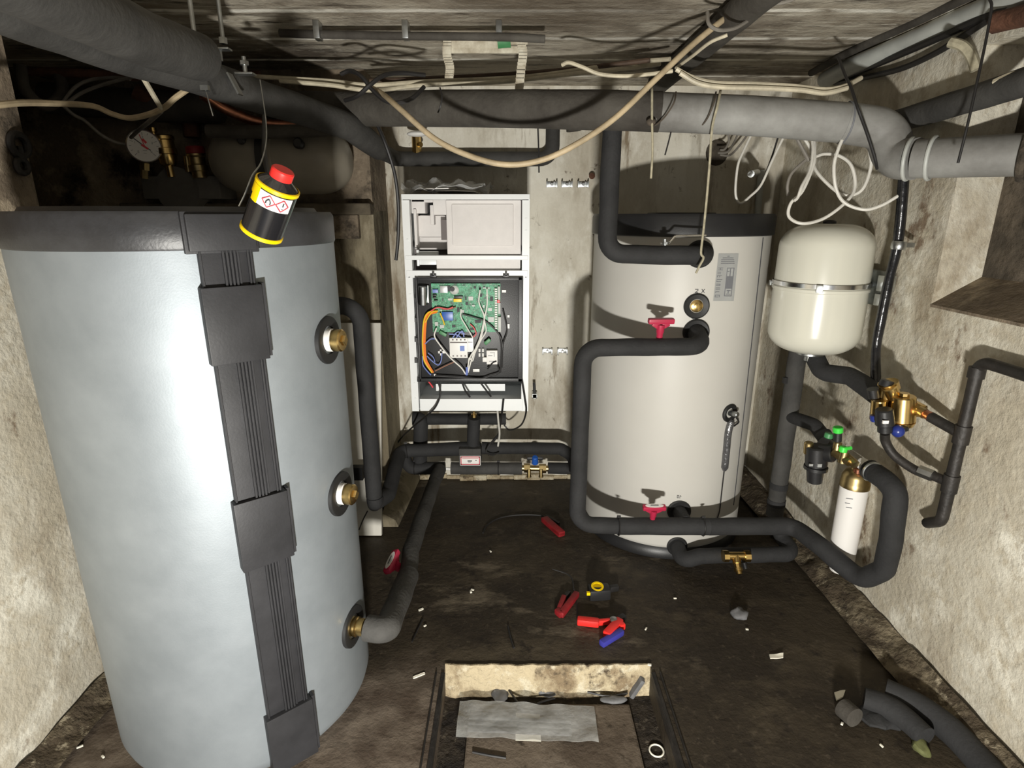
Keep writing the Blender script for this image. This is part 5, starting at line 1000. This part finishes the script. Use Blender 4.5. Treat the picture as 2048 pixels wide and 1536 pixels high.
lump('dark foam scrap in the back left corner of the pit', 1000, 1388, PD + .01, (.024, .034, .014), 'scrap_grey', 1); lump('grey film scrap at the back middle of the pit', 1092, 1386, PD + .01, (.038, .018, .012), 'scrap_grey', 2); lump('grey film scrap right beside the middle one in the pit', 1122, 1378, PD + .01, (.020, .018, .016), 'scrap_grey', 3); lump('grey foil scrap in the right part of the pit', 1228, 1402, PD + .02, (.036, .012, .008), 'scrap_grey', 4)
b = B(); a = pz(1262, 1388, PD + .01); c = pz(1284, 1356, PD + .07); box(b, (a + c) / 2, (.012, .03, (c - a).length), V((1, 0, -.5)), (0, 1, 0), .003); single('bracket_scrap', b, 'scrap_grey', 'grey angled scrap leaning in the back right corner of the pit', 'scrap')
flat_wire('black wire end lying across the back of the pit, left of two', [(1018, 1380), (1032, 1400), (1046, 1418)], .003, 'cable_black', PD + .026); flat_wire('black wire end lying across the back of the pit, right of two', [(1060, 1416), (1082, 1404), (1110, 1396)], .003, 'cable_black', PD + .026); flat_wire('black stick lying in front of the plastic sleeve in the pit', [(945, 1504), (980, 1511), (1012, 1516)], .003, 'cable_black', PD + .026); flat_wire('dark stick along the right back of the pit', [(1175, 1384), (1215, 1392), (1255, 1386)], .003, 'cable_black', PD + .026)
# insulation offcuts in the right corner of the floor
b = B(); P = spline([pz(1770, 1384, .03), pz(1830, 1410, .03), pz(1890, 1452, .03), pz(1950, 1510, .03), pz(2010, 1580, .03), pz(2010, 1580, .03) + V((.0, -.25, 0))], 8); tube(b, P, .032, 18, .10); single('insulation_offcut', b, 'foam', 'long dark grey insulation tube offcut lying along the right wall', 'insulation', 'insulation offcuts on the floor')
b = B(); P = spline([pz(1728, 1396, .028), pz(1770, 1412, .028), pz(1815, 1440, .028), pz(1852, 1474, .028)], 8); tube(b, P, lambda t: .030 - .008 * abs(t - .5), 18, .12); single('insulation_offcut', b, 'foam', 'short split insulation offcut lying left of the long one', 'insulation', 'insulation offcuts on the floor')
b = B(); lathe(b, pz(1696, 1424, .024), (.3, -1, .1), [(-.02, .018), (-.015, .024), (.02, .024), (.022, .016)], 24); single('insulation_offcut', b, 'foam_soot', 'small round insulation stub lying at the end of the offcuts', 'insulation', 'insulation offcuts on the floor')
lump('black crumpled foam under the split offcut', 1760, 1440, 0, (.05, .035, .014), 'foam', 6); lump('mossy green lump at the foot of the offcuts', 1842, 1500, 0, (.018, .028, .014), 'moss', 7, 'lump', 'debris'); lump('dark lump on the pale floor stain right of the tools', 1478, 1232, 0, (.026, .022, .014), 'scrap_grey', 8, 'lump', 'debris')
b = B(); sheet(b, [pz(1668, 1388), pz(1690, 1384), pz(1686, 1396), pz(1672, 1404)], .004, 4, 4, .004, 30); single('paper_scrap', b, 'scrap_white', 'pale triangular scrap lying by the insulation stub', 'scrap')
b = B(); sheet(b, [pz(1538, 1312), pz(1566, 1310), pz(1566, 1318), pz(1540, 1320)], .003, 6, 4, .006, 40); single('paper_scrap', b, 'scrap_white', 'pale scrap lying on the bare floor right of the pit', 'scrap')
for i, (x, y) in enumerate(((1350, 1197), (1292, 1258), (981, 1103), (1494, 1259), (1684, 1448), (1763, 1492), (1299, 1330), (850, 1252), (942, 1184), (945, 1180), (160, 1494), (150, 1460), (206, 1514))):
    b = B(); q = pz(x, y, .003); box(b, q + V((0, 0, .001)), (.008 + .005 * random.random(), .004 + .003 * random.random(), .004), V((math.cos(i), math.sin(i), 0)), V((-math.sin(i), math.cos(i), 0)), .001)
    single('white_crumb', b, 'scrap_white', 'tiny white crumb lying on the dirty floor', 'crumb', 'white crumbs on the floor')
for (x, y, dx) in ((838, 1352, 12), (842, 1220, 5)):
    b = B(); bar(b, pz(x - dx, y + dx * .4), pz(x + dx, y - dx * .4), .006, .003); single('paper_strip', b, 'scrap_white', 'short white strip on the paler floor beside the silver tank, %s one' % ('nearer' if dx > 8 else 'farther'), 'scrap')
# ------------------------------------------------------------------ light
W = bpy.data.worlds.new('world'); bpy.context.scene.world = W; W.use_nodes = True
W.node_tree.nodes['Background'].inputs[0].default_value = (.80, .86, 1, 1); W.node_tree.nodes['Background'].inputs[1].default_value = .17
def lamp(name, loc, energy, size, col, kind='POINT'):
    l = bpy.data.lights.new(name, kind); l.energy = energy; l.color = col
    if kind == 'POINT': l.shadow_soft_size = size
    o = bpy.data.objects.new(name, l); COL.objects.link(o); o.location = loc; return o
lo_ = lamp('work_lamp', (.02, -.40, .46), 57, .1, (1, .97, .90), 'AREA')
lo_.data.shape = 'RECTANGLE'; lo_.data.size = .11; lo_.data.size_y = .06; lo_.rotation_euler = (PI / 2 + .10, 0, 0)
sc_ = bpy.context.scene
sc_.view_settings.view_transform = 'Standard'; sc_.view_settings.look = 'None'; sc_.view_settings.gamma = 1; sc_.view_settings.exposure = 0.0
for o in bpy.data.objects:
    if '_w' in o.keys(): del o['_w']
